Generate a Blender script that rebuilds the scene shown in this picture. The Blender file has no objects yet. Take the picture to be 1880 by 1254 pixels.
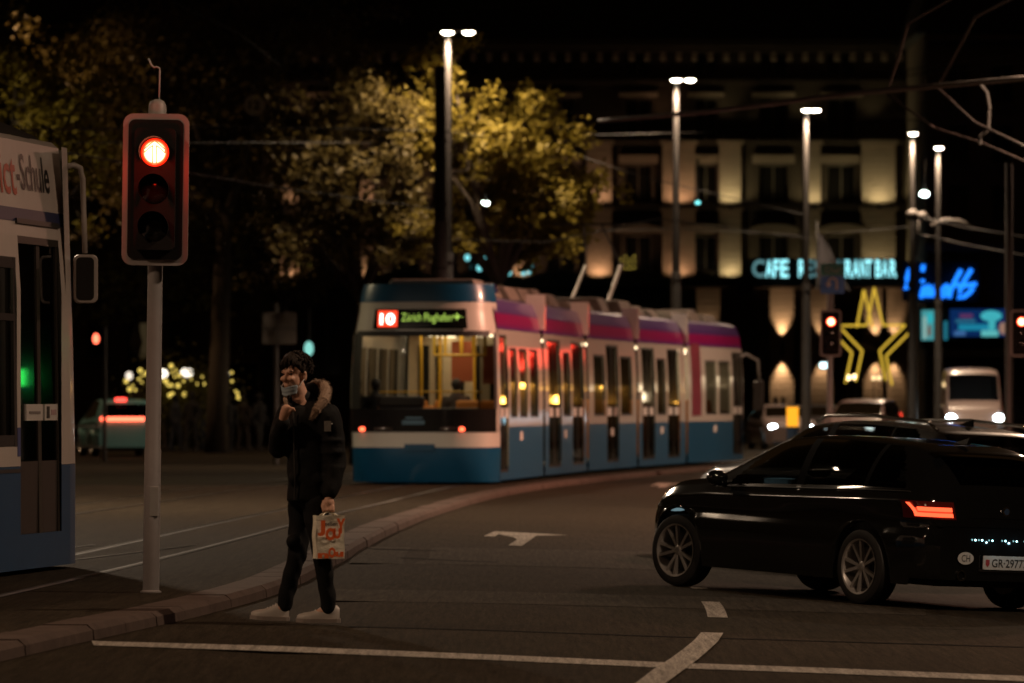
import bpy, math, random
import numpy as np
from mathutils import Vector, Matrix
random.seed(7); np.random.seed(7)
PI = math.pi
scene = bpy.context.scene
col = scene.collection

# ------------------------------------------------------------------ camera
FPX, HC, HY, CX = 9400.0, 1.55, 740.0, 940.0      # focal length in photo pixels, eye height, horizon row
cam_d = bpy.data.cameras.new('camera'); cam = bpy.data.objects.new('camera', cam_d); col.objects.link(cam)
cam.location = (0, 0, HC); cam.rotation_euler = (PI/2, 0, 0)
cam_d.sensor_width = 36; cam_d.lens = FPX/1880*36; cam_d.shift_y = (HY-627)/1880
cam_d.clip_start = 1; cam_d.clip_end = 2000
cam_d.dof.use_dof = True; cam_d.dof.focus_distance = 38.5; cam_d.dof.aperture_fstop = 3.6; cam_d.dof.aperture_blades = 0
scene.camera = cam
# ------------------------------------------------------------------ world, sun, exposure
world = bpy.data.worlds.new('World'); scene.world = world; world.use_nodes = True
bg = world.node_tree.nodes['Background']
bg.inputs[0].default_value = (0.62, 0.31, 0.1, 1); bg.inputs[1].default_value = 0.011
scene.view_settings.view_transform = 'Standard'; scene.view_settings.look = 'None'
scene.view_settings.exposure = 0; scene.view_settings.gamma = 1
scene.cycles.use_denoising = True
scene.cycles.max_bounces = 6; scene.cycles.sample_clamp_indirect = 4; scene.cycles.caustics_reflective = False
scene.cycles.transparent_max_bounces = 12

# ------------------------------------------------------------------ materials
MATS = {}
def mat(name, c, rough=.6, metal=0, emit=None, es=0, var=0, scale=6, bump=0, coat=0, spec=.5, alpha=None, rvar=0):
    if name in MATS: return MATS[name]
    m = bpy.data.materials.new(name); m.use_nodes = True; nt = m.node_tree; p = nt.nodes['Principled BSDF']
    p.inputs['Base Color'].default_value = (*c, 1); p.inputs['Roughness'].default_value = rough
    p.inputs['Metallic'].default_value = metal; p.inputs['Coat Weight'].default_value = coat
    p.inputs['Coat Roughness'].default_value = .07; p.inputs['Specular IOR Level'].default_value = spec
    if emit: p.inputs['Emission Color'].default_value = (*emit, 1); p.inputs['Emission Strength'].default_value = es
    if var or bump or rvar:
        tc = nt.nodes.new('ShaderNodeTexCoord'); n = nt.nodes.new('ShaderNodeTexNoise')
        n.inputs['Scale'].default_value = scale; n.inputs['Detail'].default_value = 6; n.inputs['Roughness'].default_value = .65
        nt.links.new(tc.outputs['Object'], n.inputs['Vector'])
        if var:
            mx = nt.nodes.new('ShaderNodeMix'); mx.data_type = 'RGBA'
            mx.inputs[6].default_value = (*[x*(1-var) for x in c], 1); mx.inputs[7].default_value = (*[min(1, x*(1+var)) for x in c], 1)
            nt.links.new(n.outputs['Fac'], mx.inputs[0]); nt.links.new(mx.outputs[2], p.inputs['Base Color'])
        if rvar:
            mr = nt.nodes.new('ShaderNodeMapRange'); mr.inputs[3].default_value = rough-rvar; mr.inputs[4].default_value = rough+rvar
            nt.links.new(n.outputs['Fac'], mr.inputs[0]); nt.links.new(mr.outputs[0], p.inputs['Roughness'])
        if bump:
            b = nt.nodes.new('ShaderNodeBump'); b.inputs['Strength'].default_value = bump; b.inputs['Distance'].default_value = .02
            nt.links.new(n.outputs['Fac'], b.inputs['Height']); nt.links.new(b.outputs[0], p.inputs['Normal'])
    MATS[name] = m; return m
def glass(name, tint, gloss=.1, rough=.02):
    if name in MATS: return MATS[name]
    m = bpy.data.materials.new(name); m.use_nodes = True; nt = m.node_tree; nt.nodes.clear()
    o = nt.nodes.new('ShaderNodeOutputMaterial'); t = nt.nodes.new('ShaderNodeBsdfTransparent'); g = nt.nodes.new('ShaderNodeBsdfGlossy')
    t.inputs[0].default_value = (*tint, 1); g.inputs['Roughness'].default_value = rough; g.inputs[0].default_value = (.9, .9, .9, 1)
    lw = nt.nodes.new('ShaderNodeLayerWeight'); lw.inputs[0].default_value = gloss
    mx = nt.nodes.new('ShaderNodeMixShader')
    nt.links.new(lw.outputs['Fresnel'], mx.inputs[0]); nt.links.new(t.outputs[0], mx.inputs[1]); nt.links.new(g.outputs[0], mx.inputs[2])
    nt.links.new(mx.outputs[0], o.inputs[0]); MATS[name] = m; return m
def glow(name, c, s):
    if name in MATS: return MATS[name]
    m = bpy.data.materials.new(name); m.use_nodes = True; nt = m.node_tree; nt.nodes.clear()
    o = nt.nodes.new('ShaderNodeOutputMaterial'); e = nt.nodes.new('ShaderNodeEmission')
    e.inputs[0].default_value = (*c, 1); e.inputs[1].default_value = s; nt.links.new(e.outputs[0], o.inputs[0]); MATS[name] = m; return m

# ------------------------------------------------------------------ mesh builder
class MB:
    def __init__(s): s.v = []; s.f = []
    def add(s, vs, fs):
        n = len(s.v); s.v += [tuple(map(float, v)) for v in vs]; s.f += [tuple(i+n for i in f) for f in fs]; return s
    def box(s, x0, x1, y0, y1, z0, z1):
        return s.add([(x0,y0,z0),(x1,y0,z0),(x1,y1,z0),(x0,y1,z0),(x0,y0,z1),(x1,y0,z1),(x1,y1,z1),(x0,y1,z1)],
                     [(3,2,1,0),(4,5,6,7),(0,1,5,4),(1,2,6,5),(2,3,7,6),(3,0,4,7)])
    def cone(s, a, b, ra, rb=None, n=12, cap=True):
        a = Vector(a); b = Vector(b); rb = ra if rb is None else rb; d = (b-a)
        if d.length < 1e-6: return s
        q = d.to_track_quat('Z', 'Y'); vs = []
        for c, r in ((a, ra), (b, rb)):
            for i in range(n):
                t = 2*PI*i/n; vs.append(c + q @ Vector((r*math.cos(t), r*math.sin(t), 0)))
        fs = [(i, (i+1) % n, n+(i+1) % n, n+i) for i in range(n)]
        if cap: fs += [tuple(range(n-1, -1, -1)), tuple(range(n, 2*n))]
        return s.add(vs, fs)
    def tube(s, pts, r, n=8, closed=False, radii=None):
        pts = [Vector(p) for p in pts]; m = len(pts); vs = []
        for k, p in enumerate(pts):
            if closed: d = pts[(k+1) % m]-pts[k-1]
            else: d = pts[min(k+1, m-1)]-pts[max(k-1, 0)]
            q = d.to_track_quat('Z', 'Y'); rr = radii[k] if radii else r
            for i in range(n):
                t = 2*PI*i/n; vs.append(p + q @ Vector((rr*math.cos(t), rr*math.sin(t), 0)))
        fs = []
        for k in range(m if closed else m-1):
            a = k*n; b = ((k+1) % m)*n
            fs += [(a+i, a+(i+1) % n, b+(i+1) % n, b+i) for i in range(n)]
        if not closed: fs += [tuple(range(n-1, -1, -1)), tuple(range((m-1)*n, m*n))]
        return s.add(vs, fs)
    def ball(s, c, r, nu=12, nv=8, M=None):
        r = (r, r, r) if not hasattr(r, '__len__') else r; c = Vector(c); vs = [(0, 0, 1)]
        for j in range(1, nv):
            for i in range(nu):
                a = PI*j/nv; b = 2*PI*i/nu; vs.append((math.sin(a)*math.cos(b), math.sin(a)*math.sin(b), math.cos(a)))
        vs.append((0, 0, -1)); out = []
        for v in vs:
            w = Vector((v[0]*r[0], v[1]*r[1], v[2]*r[2])); w = (M @ w) if M else w; out.append(c+w)
        fs = [(0, 1+i, 1+(i+1) % nu) for i in range(nu)]
        for j in range(nv-2):
            a = 1+j*nu; b = a+nu; fs += [(a+i, b+i, b+(i+1) % nu, a+(i+1) % nu) for i in range(nu)]
        L = len(vs)-1; a = 1+(nv-2)*nu; fs += [(a+i, L, a+(i+1) % nu) for i in range(nu)]
        return s.add(out, fs)
    def grid(s, P, flip=False):          # P: 2-D list of points
        R, C = len(P), len(P[0]); vs = [p for row in P for p in row]
        fs = [(r*C+c, r*C+c+1, (r+1)*C+c+1, (r+1)*C+c) for r in range(R-1) for c in range(C-1)]
        if flip: fs = [f[::-1] for f in fs]
        return s.add(vs, fs)
    def prism(s, poly, y0, y1):          # poly in x,z, extruded along y (y0 = front, faces -y)
        n = len(poly); vs = [(p[0], y0, p[1]) for p in poly]+[(p[0], y1, p[1]) for p in poly]
        fs = [tuple(range(n)), tuple(range(2*n-1, n-1, -1))]+[(i, n+i, n+(i+1) % n, (i+1) % n) for i in range(n)]
        return s.add(vs, fs)
    def lathe(s, prof, M=None, n=24):    # prof: (r, h) about z
        vs = []
        for r, h in prof:
            for i in range(n):
                t = 2*PI*i/n; v = Vector((r*math.cos(t), r*math.sin(t), h)); vs.append(M @ v if M else v)
        fs = []
        for k in range(len(prof)-1):
            a = k*n; b = a+n; fs += [(a+i, a+(i+1) % n, b+(i+1) % n, b+i) for i in range(n)]
        return s.add(vs, fs)
    def build(s, name, m=None, parent=None, smooth=False, bevel=0, loc=None):
        me = bpy.data.meshes.new(name); me.from_pydata(s.v, [], s.f); me.update()
        return link(name, me, m, parent, smooth, bevel, loc)
def link(name, me, m=None, parent=None, smooth=False, bevel=0, loc=None):
    o = bpy.data.objects.new(name, me); col.objects.link(o)
    if m and not me.materials: me.materials.append(m)
    if smooth:
        me.polygons.foreach_set('use_smooth', [True]*len(me.polygons))
        if smooth == 'auto': me.set_sharp_from_angle(angle=math.radians(40))
    if bevel:
        b = o.modifiers.new('bevel', 'BEVEL'); b.width = bevel; b.segments = 2; b.limit_method = 'ANGLE'
    if parent: o.parent = parent
    if loc: o.location = loc
    return o
def rrect(w, h, r, cx=0, cz=0, n=5):
    p = []
    for sx, sz, a0 in ((1, -1, -PI/2), (1, 1, 0), (-1, 1, PI/2), (-1, -1, PI)):
        for i in range(n+1):
            a = a0+PI/2*i/n; p.append((cx+sx*(w/2-r)+r*math.cos(a), cz+sz*(h/2-r)+r*math.sin(a)))
    return p
def circ(r, cx=0, cz=0, n=20): return [(cx+r*math.cos(2*PI*i/n), cz+r*math.sin(2*PI*i/n)) for i in range(n)]
def text(body, w, h, ext=.004, cx=0, cz=0, y=0, bold=0, shear=0, keep=False):
    cu = bpy.data.curves.new('t', 'FONT'); cu.body = body; cu.offset = bold; cu.shear = shear; cu.resolution_u = 3
    o = bpy.data.objects.new('t', cu); col.objects.link(o); dg = bpy.context.evaluated_depsgraph_get(); dg.update()
    me = bpy.data.meshes.new_from_object(o.evaluated_get(dg)); bpy.data.objects.remove(o)
    v = np.array([tuple(a.co) for a in me.vertices]); f = [tuple(p.vertices) for p in me.polygons]
    lo = v.min(0); hi = v.max(0); sx = w/(hi[0]-lo[0]); sz = h/(hi[1]-lo[1])
    X = (v[:, 0]-(lo[0]+hi[0])/2)*sx+cx; Z = (v[:, 1]-(lo[1]+hi[1])/2)*sz+cz
    m = MB(); n = len(v)
    m.add([(X[i], y, Z[i]) for i in range(n)], f)
    return m
def tag(o, label=None, cat=None, group=None, kind=None):
    if label: o['label'] = label
    if cat: o['category'] = cat
    if group: o['group'] = group
    if kind: o['kind'] = kind
    return o
def thing(name, label, cat, loc=(0, 0, 0), rz=0, group=None):
    o = bpy.data.objects.new(name, None); col.objects.link(o); o.empty_display_size = .2
    o.location = loc; o.rotation_euler = (0, 0, rz); return tag(o, label, cat, group)
def copy_tree(o, parent=None):
    c = o.copy(); col.objects.link(c); c.parent = parent
    for ch in list(o.children): copy_tree(ch, c)
    return c
def lamp(name, kind, parent, loc, power, color, **k):
    L = bpy.data.lights.new(name, kind); L.energy = power; L.color = color
    o = bpy.data.objects.new(name, L); col.objects.link(o); o.parent = parent; o.location = loc
    if 'rot' in k: o.rotation_euler = k['rot']
    if 'aim' in k: o.rotation_euler = Vector(k['aim']).to_track_quat('-Z', 'Y').to_euler()
    if kind == 'SPOT': L.spot_size = math.radians(k.get('cone', 60)); L.spot_blend = k.get('blend', .5); L.shadow_soft_size = k.get('soft', .08)
    if kind == 'POINT': L.shadow_soft_size = k.get('soft', .08)
    if kind == 'AREA': L.shape = 'RECTANGLE'; L.size = k.get('sx', 1); L.size_y = k.get('sy', 1)
    return o
# ------------------------------------------------------------------ places
def sst(a, b, x): t = np.clip((x-a)/(b-a), 0, 1); return t*t*(3-2*t)
def gz(x, y): return float(-.05*np.clip(x, -1.4, 7)*(1-sst(55, 82, y)))          # cross-fall of the near carriageway
def P(px, py, D): return ((px-CX)/FPX*D, D, HC+(HY-py)/FPX*D)
def G(px, py, lift=0):                                                          # where a sight line meets the ground
    D = 60.
    for _ in range(60):
        x = (px-CX)/FPX*D; D = FPX*(HC-gz(x, D)-lift)/(py-HY)
    x = (px-CX)/FPX*D
    return (x, D, gz(x, D)+lift)
KH = .09
kpx = [(0,1212),(170,1172),(330,1140),(480,1103),(560,1066),(640,1020),(700,985),(780,952),(860,926),(930,909),(1020,894),(1150,879),(1300,864),(1420,855.5)]
KP = sorted([G(*p)[:2] for p in kpx], key=lambda p: p[1])
KP = [(KP[0][0]-1.1, 18.)]+KP+[(14, 150), (19, 180), (24, 215)]
kD = np.array([p[1] for p in KP]); kX = np.array([p[0] for p in KP])
_d = np.linspace(18, 215, 800); _x = np.interp(_d, kD, kX)
for _ in range(3): _x = np.convolve(np.pad(_x, 8, 'edge'), np.ones(17)/17, 'valid')
def kerb_x(y): return float(np.interp(y, _d, _x))
def top(x, y): return gz(x, y)+KH

# ------------------------------------------------------------------ base materials
asph = mat('asphalt', (.026, .0205, .0138), .82, var=.35, scale=.55, rvar=.08, spec=.03)
nt = asph.node_tree; p_ = nt.nodes['Principled BSDF']
tc = nt.nodes.new('ShaderNodeTexCoord'); n2 = nt.nodes.new('ShaderNodeTexNoise'); n2.inputs['Scale'].default_value = 55; n2.inputs['Detail'].default_value = 3
nt.links.new(tc.outputs['Object'], n2.inputs['Vector']); b_ = nt.nodes.new('ShaderNodeBump'); b_.inputs['Strength'].default_value = .8; b_.inputs['Distance'].default_value = .012
n2.inputs['Scale'].default_value = 70
mg = nt.nodes.new('ShaderNodeMapRange'); mg.inputs[1].default_value = .35; mg.inputs[2].default_value = .68; mg.inputs[3].default_value = .45; mg.inputs[4].default_value = 1.7
mm_ = nt.nodes.new('ShaderNodeMix'); mm_.data_type = 'RGBA'; mm_.blend_type = 'MULTIPLY'; mm_.inputs[0].default_value = 1; old_ = [l for l in nt.links if l.to_socket == p_.inputs['Base Color']][0].from_socket
nt.links.new(n2.outputs['Fac'], mg.inputs[0]); nt.links.new(old_, mm_.inputs[6]); nt.links.new(mg.outputs[0], mm_.inputs[7]); nt.links.new(mm_.outputs[2], p_.inputs['Base Color'])
n3 = nt.nodes.new('ShaderNodeTexNoise'); n3.inputs['Scale'].default_value = 3.2; n3.inputs['Detail'].default_value = 9; n3.inputs['Roughness'].default_value = .78; mp_ = nt.nodes.new('ShaderNodeMapping'); mp_.inputs['Scale'].default_value = (8, .3, 1); nt.links.new(tc.outputs['Object'], mp_.inputs[0]); nt.links.new(mp_.outputs[0], n3.inputs['Vector'])
mh = nt.nodes.new('ShaderNodeMapRange'); mh.inputs[1].default_value = .3; mh.inputs[2].default_value = .7; mh.inputs[3].default_value = .45; mh.inputs[4].default_value = 1.55
mn = nt.nodes.new('ShaderNodeMix'); mn.data_type = 'RGBA'; mn.blend_type = 'MULTIPLY'; mn.inputs[0].default_value = 1
nt.links.new(n3.outputs['Fac'], mh.inputs[0]); nt.links.new(mm_.outputs[2], mn.inputs[6]); nt.links.new(mh.outputs[0], mn.inputs[7]); nt.links.new(mn.outputs[2], p_.inputs['Base Color'])
nt.links.new(n2.outputs['Fac'], b_.inputs['Height']); nt.links.new(b_.outputs[0], p_.inputs['Normal'])
def clone(m, name, c, var=.3):
    k = m.copy(); k.name = name
    for n in k.node_tree.nodes:
        if n.type == 'MIX' and n.blend_type == 'MIX': n.inputs[6].default_value = (*[x*(1-var) for x in c], 1); n.inputs[7].default_value = (*[x*(1+var) for x in c], 1)
    MATS[name] = k; return k
pave = clone(asph, 'track_asphalt', (.029, .023, .0156))
concrete = mat('kerb_concrete', (.075, .055, .046), .85, var=.6, scale=3.5, bump=.3, spec=.06)
paint = clone(asph, 'road_paint', (.25, .225, .195), .22)
patch_m = clone(asph, 'asphalt_repair', (.04, .0335, .0255), .25)
steel = mat('rail_steel', (.045, .04, .036), .3, metal=1, var=.3)
black = mat('black_rubber', (.012, .011, .01), .6)
dark = mat('dark_metal', (.03, .027, .025), .45, var=.2)
grey = mat('galvanised_grey', (.17, .165, .16), .5, var=.2, scale=5, metal=.3)
ltgrey = mat('light_grey_paint', (.34, .33, .31), .5, var=.15, scale=4)
white = mat('white_paint', (.72, .68, .62), .32, var=.08, scale=2, coat=1)

# ================================================================== SETTING
ys = list(np.concatenate([np.arange(8, 90, 2.), np.arange(90, 300, 15.), [330, 400, 500, 700]]))
xs = [-200, -80, -40, -20, -12, -9, -7, -6, -5, -4, -3, -2, -1, 0, 1, 2, 3, 4, 5, 6, 7, 9, 12, 20, 40, 80, 200]
tag(MB().grid([[(x, y, gz(x, y)) for x in xs] for y in ys]).build('road', asph), kind='structure')
yk = list(np.concatenate([np.arange(18, 90, 1.), np.arange(90, 215.1, 2.5)]))
tag(MB().grid([[((-120-14*t**.5*0) if t == 0 else (kerb_x(y)-.28)-(1-t)**2*40, y, top((kerb_x(y)-.28)-(1-t)**2*40, y)) for t in np.linspace(0, 1, 24)] for y in yk]).build('track_area', pave), kind='structure')
kl0 = (kerb_x(30)-.1, 30, 0)
kb = MB().grid([[(kerb_x(y)-.28-kl0[0], y-30, top(kerb_x(y), y)-.012), (kerb_x(y)-.01-kl0[0], y-30, top(kerb_x(y), y)-.012), (kerb_x(y)-.01-kl0[0], y-30, gz(kerb_x(y), y)-.1)] for y in yk])
kerb = tag(kb.build('kerb', mat('mortar', (.05, .045, .04), .8), loc=kl0), kind='structure')
kl = Vector(kerb.location); y = 24.; kn = 0
while y < 140:
    L = 1.0 if y < 60 else 2.0; y1 = y+L; g = .006
    a, b = kerb_x(y+g), kerb_x(y1-g); jog = random.uniform(-.006, .006); jz = random.uniform(-.004, .004)
    low = .0
    A = [Vector((a-.3, y+g, gz(a, y)+KH+.004+jz)), Vector((a-.02+jog, y+g, gz(a, y)+KH+.004+jz-low)), Vector((a+.02+jog, y+g, gz(a, y)+KH-.03-low)), Vector((a+.03+jog, y+g, gz(a, y)-.05)), Vector((a-.3, y+g, gz(a, y)-.05))]
    B = [Vector((b-.3, y1-g, gz(b, y1)+KH+.004+jz)), Vector((b-.02+jog, y1-g, gz(b, y1)+KH+.004+jz-low)), Vector((b+.02+jog, y1-g, gz(b, y1)+KH-.03-low)), Vector((b+.03+jog, y1-g, gz(b, y1)-.05)), Vector((b-.3, y1-g, gz(b, y1)-.05))]
    vs = [p-kl for p in A+B]; fs = [(i, (i+1) % 5, 5+(i+1) % 5, 5+i) for i in range(5)]+[(4,3,2,1,0),(5,6,7,8,9)]
    if not (34.05 < y < 34.9): MB().add(vs, fs).build('kerb_stone', concrete, kerb); kn += 1
    y = y1
# tram tracks: metre gauge grooved rails laid in the asphalt
def smooth_path(pts, ds):
    D = np.array([p[1] for p in pts]); X = np.array([p[0] for p in pts]); x = np.interp(ds, D, X)
    for _ in range(3): x = np.convolve(np.pad(x, 6, 'edge'), np.ones(13)/13, 'valid')
    return x
ds = np.arange(20, 200, 1.)
mainx = smooth_path([(-5.2,18),(-4.7,30)]+[(G(a,b,KH)[0]-.5, G(a,b,KH)[1]) for a, b in ((179,1058),(357,1014),(532,967),(700,924))]+[(-1.62,91),(-.6,98.1),(.35,105.1),(1.55,112),(2.87,118.9),(4.5,125.8),(6.3,133),(9,145),(14,165),(20,190),(24,210)], ds)
leftx = np.where(ds < 66, -4.92+.167*(ds-42), 0)*1.0; leftx = np.where(ds < 55, leftx, mainx); leftx = np.minimum(leftx, mainx)
tracks = [mainx, mainx-3.3]
for ti, tx in enumerate(tracks):
    for sgn in (-1, 1):
        rr = MB(); gr = MB()
        row = []; rowg = []
        for k, d in enumerate(ds):
            x = tx[k]+sgn*.5
            row.append([(x-.03, d, top(x, d)+.004), (x+.03, d, top(x, d)+.004)])
            xg = x-sgn*.05; rowg.append([(xg-.022, d, top(xg, d)+.003), (xg+.022, d, top(xg, d)+.003)])
        rr.grid(row); tag(rr.build('tram_rail', steel), kind='structure')
        gr.grid(rowg); tag(gr.build('rail_groove', black), kind='structure')
for sgn in (-1, 1):
    rr = MB().grid([[(-4.92+.167*(d-42)+sgn*.5-.03, d, top(-5, d)+.006), (-4.92+.167*(d-42)+sgn*.5+.03, d, top(-5, d)+.006)] for d in np.arange(22, 51, 1.)])
    tag(rr.build('tram_rail', steel), kind='structure')
# painted markings
def marking(name, px, lift=.005, m=paint):
    pts = [Vector(G(*p)) for p in px]; mb = MB(); mb.add([p+Vector((0, 0, lift)) for p in pts], [tuple(range(len(pts)))])
    return tag(mb.build(name, m), kind='structure')
def band(name, L, R, lift=.005, m=paint):
    mb = MB(); mb.grid([[Vector(G(*a))+Vector((0, 0, lift)), Vector(G(*b))+Vector((0, 0, lift))] for a, b in zip(L, R)]); return tag(mb.build(name, m), kind='structure')
band('stop_line', [(168,1178),(500,1187),(900,1203),(1215,1217),(1500,1227),(1900,1243)], [(172,1186),(500,1197),(900,1213),(1215,1227),(1500,1237),(1900,1253)])
band('lane_line', [(1287,1163),(1275,1177),(1257,1192),(1230,1212),(1200,1231),(1160,1262)], [(1328,1164),(1318,1180),(1302,1195),(1280,1214),(1250,1236),(1215,1262)], .009)
band('lane_dash', [(1287,1105),(1293,1114),(1297,1124),(1299,1134)], [(1321,1106),(1328,1115),(1333,1125),(1336,1135)])
band('lane_dash', [(1266,1078.5),(1271,1081.5)], [(1297,1079),(1300,1082)])
marking('turn_arrow', [(888,985),(908,976),(1042,983),(985,984),(958,1003),(933,1002),(950,991),(942,987),(915,981),(908,986)])
marking('turn_arrow', [(1193,893),(1208,886.5),(1258,888.5),(1232,890),(1222,895),(1207,895),(1212,891)])
band('asphalt_patch', [(662,1004),(850,1006),(1060,1010),(1300,1016),(1700,1030)], [(640,1034),(850,1037),(1060,1042),(1300,1050),(1700,1066)], .0025, patch_m)
band('asphalt_patch', [(600,1082),(900,1086),(1300,1096),(1700,1108)], [(590,1103),(900,1108),(1300,1118),(1700,1130)], .0025, patch_m)
crack = mat('crack_seal', (.009, .008, .007), .9, spec=.02)
band('road_crack', [(676,1007),(740,1009),(800,1011)], [(676,1008),(740,1010),(800,1011.8)], .003, crack)
band('road_crack', [(735,1024),(800,1027),(850,1030),(912,1032)], [(735,1025),(800,1028.3),(850,1031.5),(912,1033)], .003, crack)
band('road_crack', [(640,1150),(900,1157),(1200,1168),(1880,1188)], [(640,1151.5),(900,1158.5),(1200,1169.5),(1880,1189.5)], .003, crack)

# ================================================================== STREET LAMPS (lit)
lampwhite = glow('lamp_glow', (1, .86, .68), 28)
LCOL = (1, .72, .48)
def street_lamp(px, py, D=None, h=None, loc=None, heads=2, power=900, label='', off=.5, cone=150, colr=LCOL, group='street lamps along the carriageway'):
    if loc is None:
        x, yy, z = P(px, py, D); base = (x, yy, gz(x, yy)); H = z-base[2]
    else: base = loc; H = h
    t = thing('street_lamp', label, 'street lamp', base, 0, group)
    MB().cone((0,0,0), (0,0,.5), .17, .16, 16).cone((0,0,.5), (0,0,H*.48), .15, .13, 16).build('pole_base', grey, t, 'auto')
    MB().cone((0,0,H*.48), (0,0,H*.5), .14, .14, 16).build('collar', grey, t, 'auto')
    MB().cone((0,0,H*.5), (0,0,H-.1), .1, .075, 16).build('pole', mat('lamp_pole_paint', (.028, .025, .023), .5, var=.15, scale=4), t, 'auto')
    xs_ = [0.0] if heads == 1 else [0.0, off]
    MB().tube([(-.02,0,H-.12),(-.02,0,H+.06),(xs_[-1],-.2,H+.08)], .035).build('arm', grey, t, True)
    for k, hx in enumerate(xs_):
        hd = MB().lathe([(.0,.1),(.06,.09),(.14,.05),(.165,.0),(.155,-.02)], Matrix.Translation((hx, -.36, H+.02)) @ Matrix.Rotation(-.12, 4, 'X'), 16).build('lamp_head', dark, t, True)
        MB().lathe([(.145,-.015),(.1,-.05),(0,-.06)], Matrix.Translation((hx, -.36, H+.02)) @ Matrix.Rotation(-.12, 4, 'X'), 16).build('diffuser', lampwhite, hd, True)
        lamp('lamp_light', 'SPOT', t, (hx, -.46, H-.1), power/len(xs_), colr, aim=(0, -.06, -1), cone=cone, blend=.35, soft=.18)
    return t
street_lamp(822, 62, 117, label='tall twin-headed street lamp shining into the yellow tree above the tram', off=.48, power=2500, cone=170)
street_lamp(1241, 149, 135, label='twin-headed street lamp rising above the tram pantograph', off=.36, power=2600)
street_lamp(1480, 204, 149, label='twin-headed street lamp beside the blue U-turn sign', off=.26, power=2600)
street_lamp(1675, 247, 162, heads=1, label='street lamp with bracket hub to the right of the yellow star', power=2600)
street_lamp(1722, 273, 172, heads=1, label='farthest thin street lamp over the white van', power=2200)
# lamps added outside the picture to light the foreground, trams and trees
street_lamp(0, 0, loc=(-9.5, 30, gz(-9.5, 30)), h=10, heads=1, power=1700, label='added street lamp outside the picture left of the near tram', colr=(1,.66,.42))
street_lamp(0, 0, loc=(10.5, 73, gz(10.5, 73)), h=10, heads=2, power=11000, label='added street lamp outside the picture right of the dark cars', colr=(1,.68,.46), cone=150)
street_lamp(0, 0, loc=(-10.5, 70, gz(-10.5, 70)), h=10, heads=2, power=9500, label='added street lamp outside the picture left of the far tracks', colr=(1,.76,.54), cone=164)
street_lamp(0, 0, loc=(6.5, 35.5, gz(6.5, 35.5)), h=10, heads=1, power=2700, label='added street lamp outside the picture right of the stop line', colr=(1,.7,.48))
street_lamp(0, 0, loc=(13, 92, 0), h=10, heads=2, power=15000, label='added street lamp outside the picture beside the far lane', colr=(1,.46,.3), cone=166)
street_lamp(0, 0, loc=(5.6, 18, gz(5.6, 18)), h=10, heads=1, power=1300, label='added street lamp outside the picture nearest to the viewer', colr=(1,.7,.48))
street_lamp(0, 0, loc=(-10.5, 51.5, gz(-10, 51)), h=8.6, heads=2, power=350, label='dim added street lamp outside the picture mirrored in the black car')
street_lamp(0, 0, loc=(15.5, 118, 0), h=10, heads=2, power=7000, label='added street lamp outside the picture level with the tram nose', colr=(1,.6,.4))
street_lamp(0, 0, loc=(-13, 96, top(-13, 96)), h=10, heads=2, power=1300, label='added street lamp outside the picture beside the olive-leaved tree', colr=(1,.8,.45))
street_lamp(0, 0, loc=(-17.5, 147, top(-17, 147)), h=14, heads=2, power=2200, label='added street lamp outside the picture left of the waiting people', colr=(1,.6,.32), cone=166)

# ================================================================== MAIN TRAM (heading away)
tw = white
tblue = mat('tram_blue', (.004, .075, .17), .35, var=.12, scale=2, coat=.25)
tglass = glass('tram_side_glass', (.2, .19, .17), .28)
tdoor = glass('tram_door_glass', (.12, .11, .1), .28)
wglass = glass('windscreen_glass', (.86, .86, .84), .1)
cream = mat('tram_cream_panel', (.62, .5, .34), .5, var=.1)
yellow = mat('handrail_yellow', (.8, .45, .03), .4)
orange = mat('seat_orange', (.55, .2, .03), .7, var=.2)
redp = mat('panel_red', (.32, .07, .02), .6)
inlight = glow('tram_ceiling_light', (1, .78, .46), 3.4)
purple = mat('tram_ad_band', (.1, .045, .2), .3, coat=.4)
nt = purple.node_tree; pb = nt.nodes['Principled BSDF']; tc = nt.nodes.new('ShaderNodeTexCoord'); sp = nt.nodes.new('ShaderNodeSeparateXYZ'); rp = nt.nodes.new('ShaderNodeValToRGB')
mr = nt.nodes.new('ShaderNodeMapRange'); mr.inputs[1].default_value = 2.88; mr.inputs[2].default_value = 3.5
nt.links.new(tc.outputs['Object'], sp.inputs[0]); nt.links.new(sp.outputs[2], mr.inputs[0]); nt.links.new(mr.outputs[0], rp.inputs[0]); nt.links.new(rp.outputs[0], pb.inputs['Base Color'])
e = rp.color_ramp.elements; e[0].position = 0; e[0].color = (.1, .03, .2, 1); e[1].position = 1; e[1].color = (.16, .1, .26, 1)
for q, c in ((.2, (.3, .01, .12, 1)), (.42, (.34, .01, .12, 1)), (.52, (.1, .04, .2, 1)), (.72, (.13, .07, .24, 1))):
    k = rp.color_ramp.elements.new(q); k.color = c
TP = [(-.34, 91), (.616, 98.1), (1.554, 105.1), (2.752, 112), (4.06, 118.9), (5.71, 125.8)]   # right-hand side of each joint
HW = 1.34
tram = thing('tram', 'blue and white tram with line 10 airport display and purple roof band', 'tram', (TP[0][0]-HW, 91, gz(-1.5, 91)))
t0 = Vector(tram.location)
prof = [(HW, .16), (HW, .5), (HW, 1.12), (HW, 1.4), (HW, 1.8), (HW-.01, 2.2), (HW-.03, 2.58), (HW-.05, 2.88), (HW-.1, 3.2), (HW-.2, 3.42), (HW-.45, 3.5), (0, 3.53)]
def px_at(z): return float(np.interp(z, [p[1] for p in prof], [p[0] for p in prof]))
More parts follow.
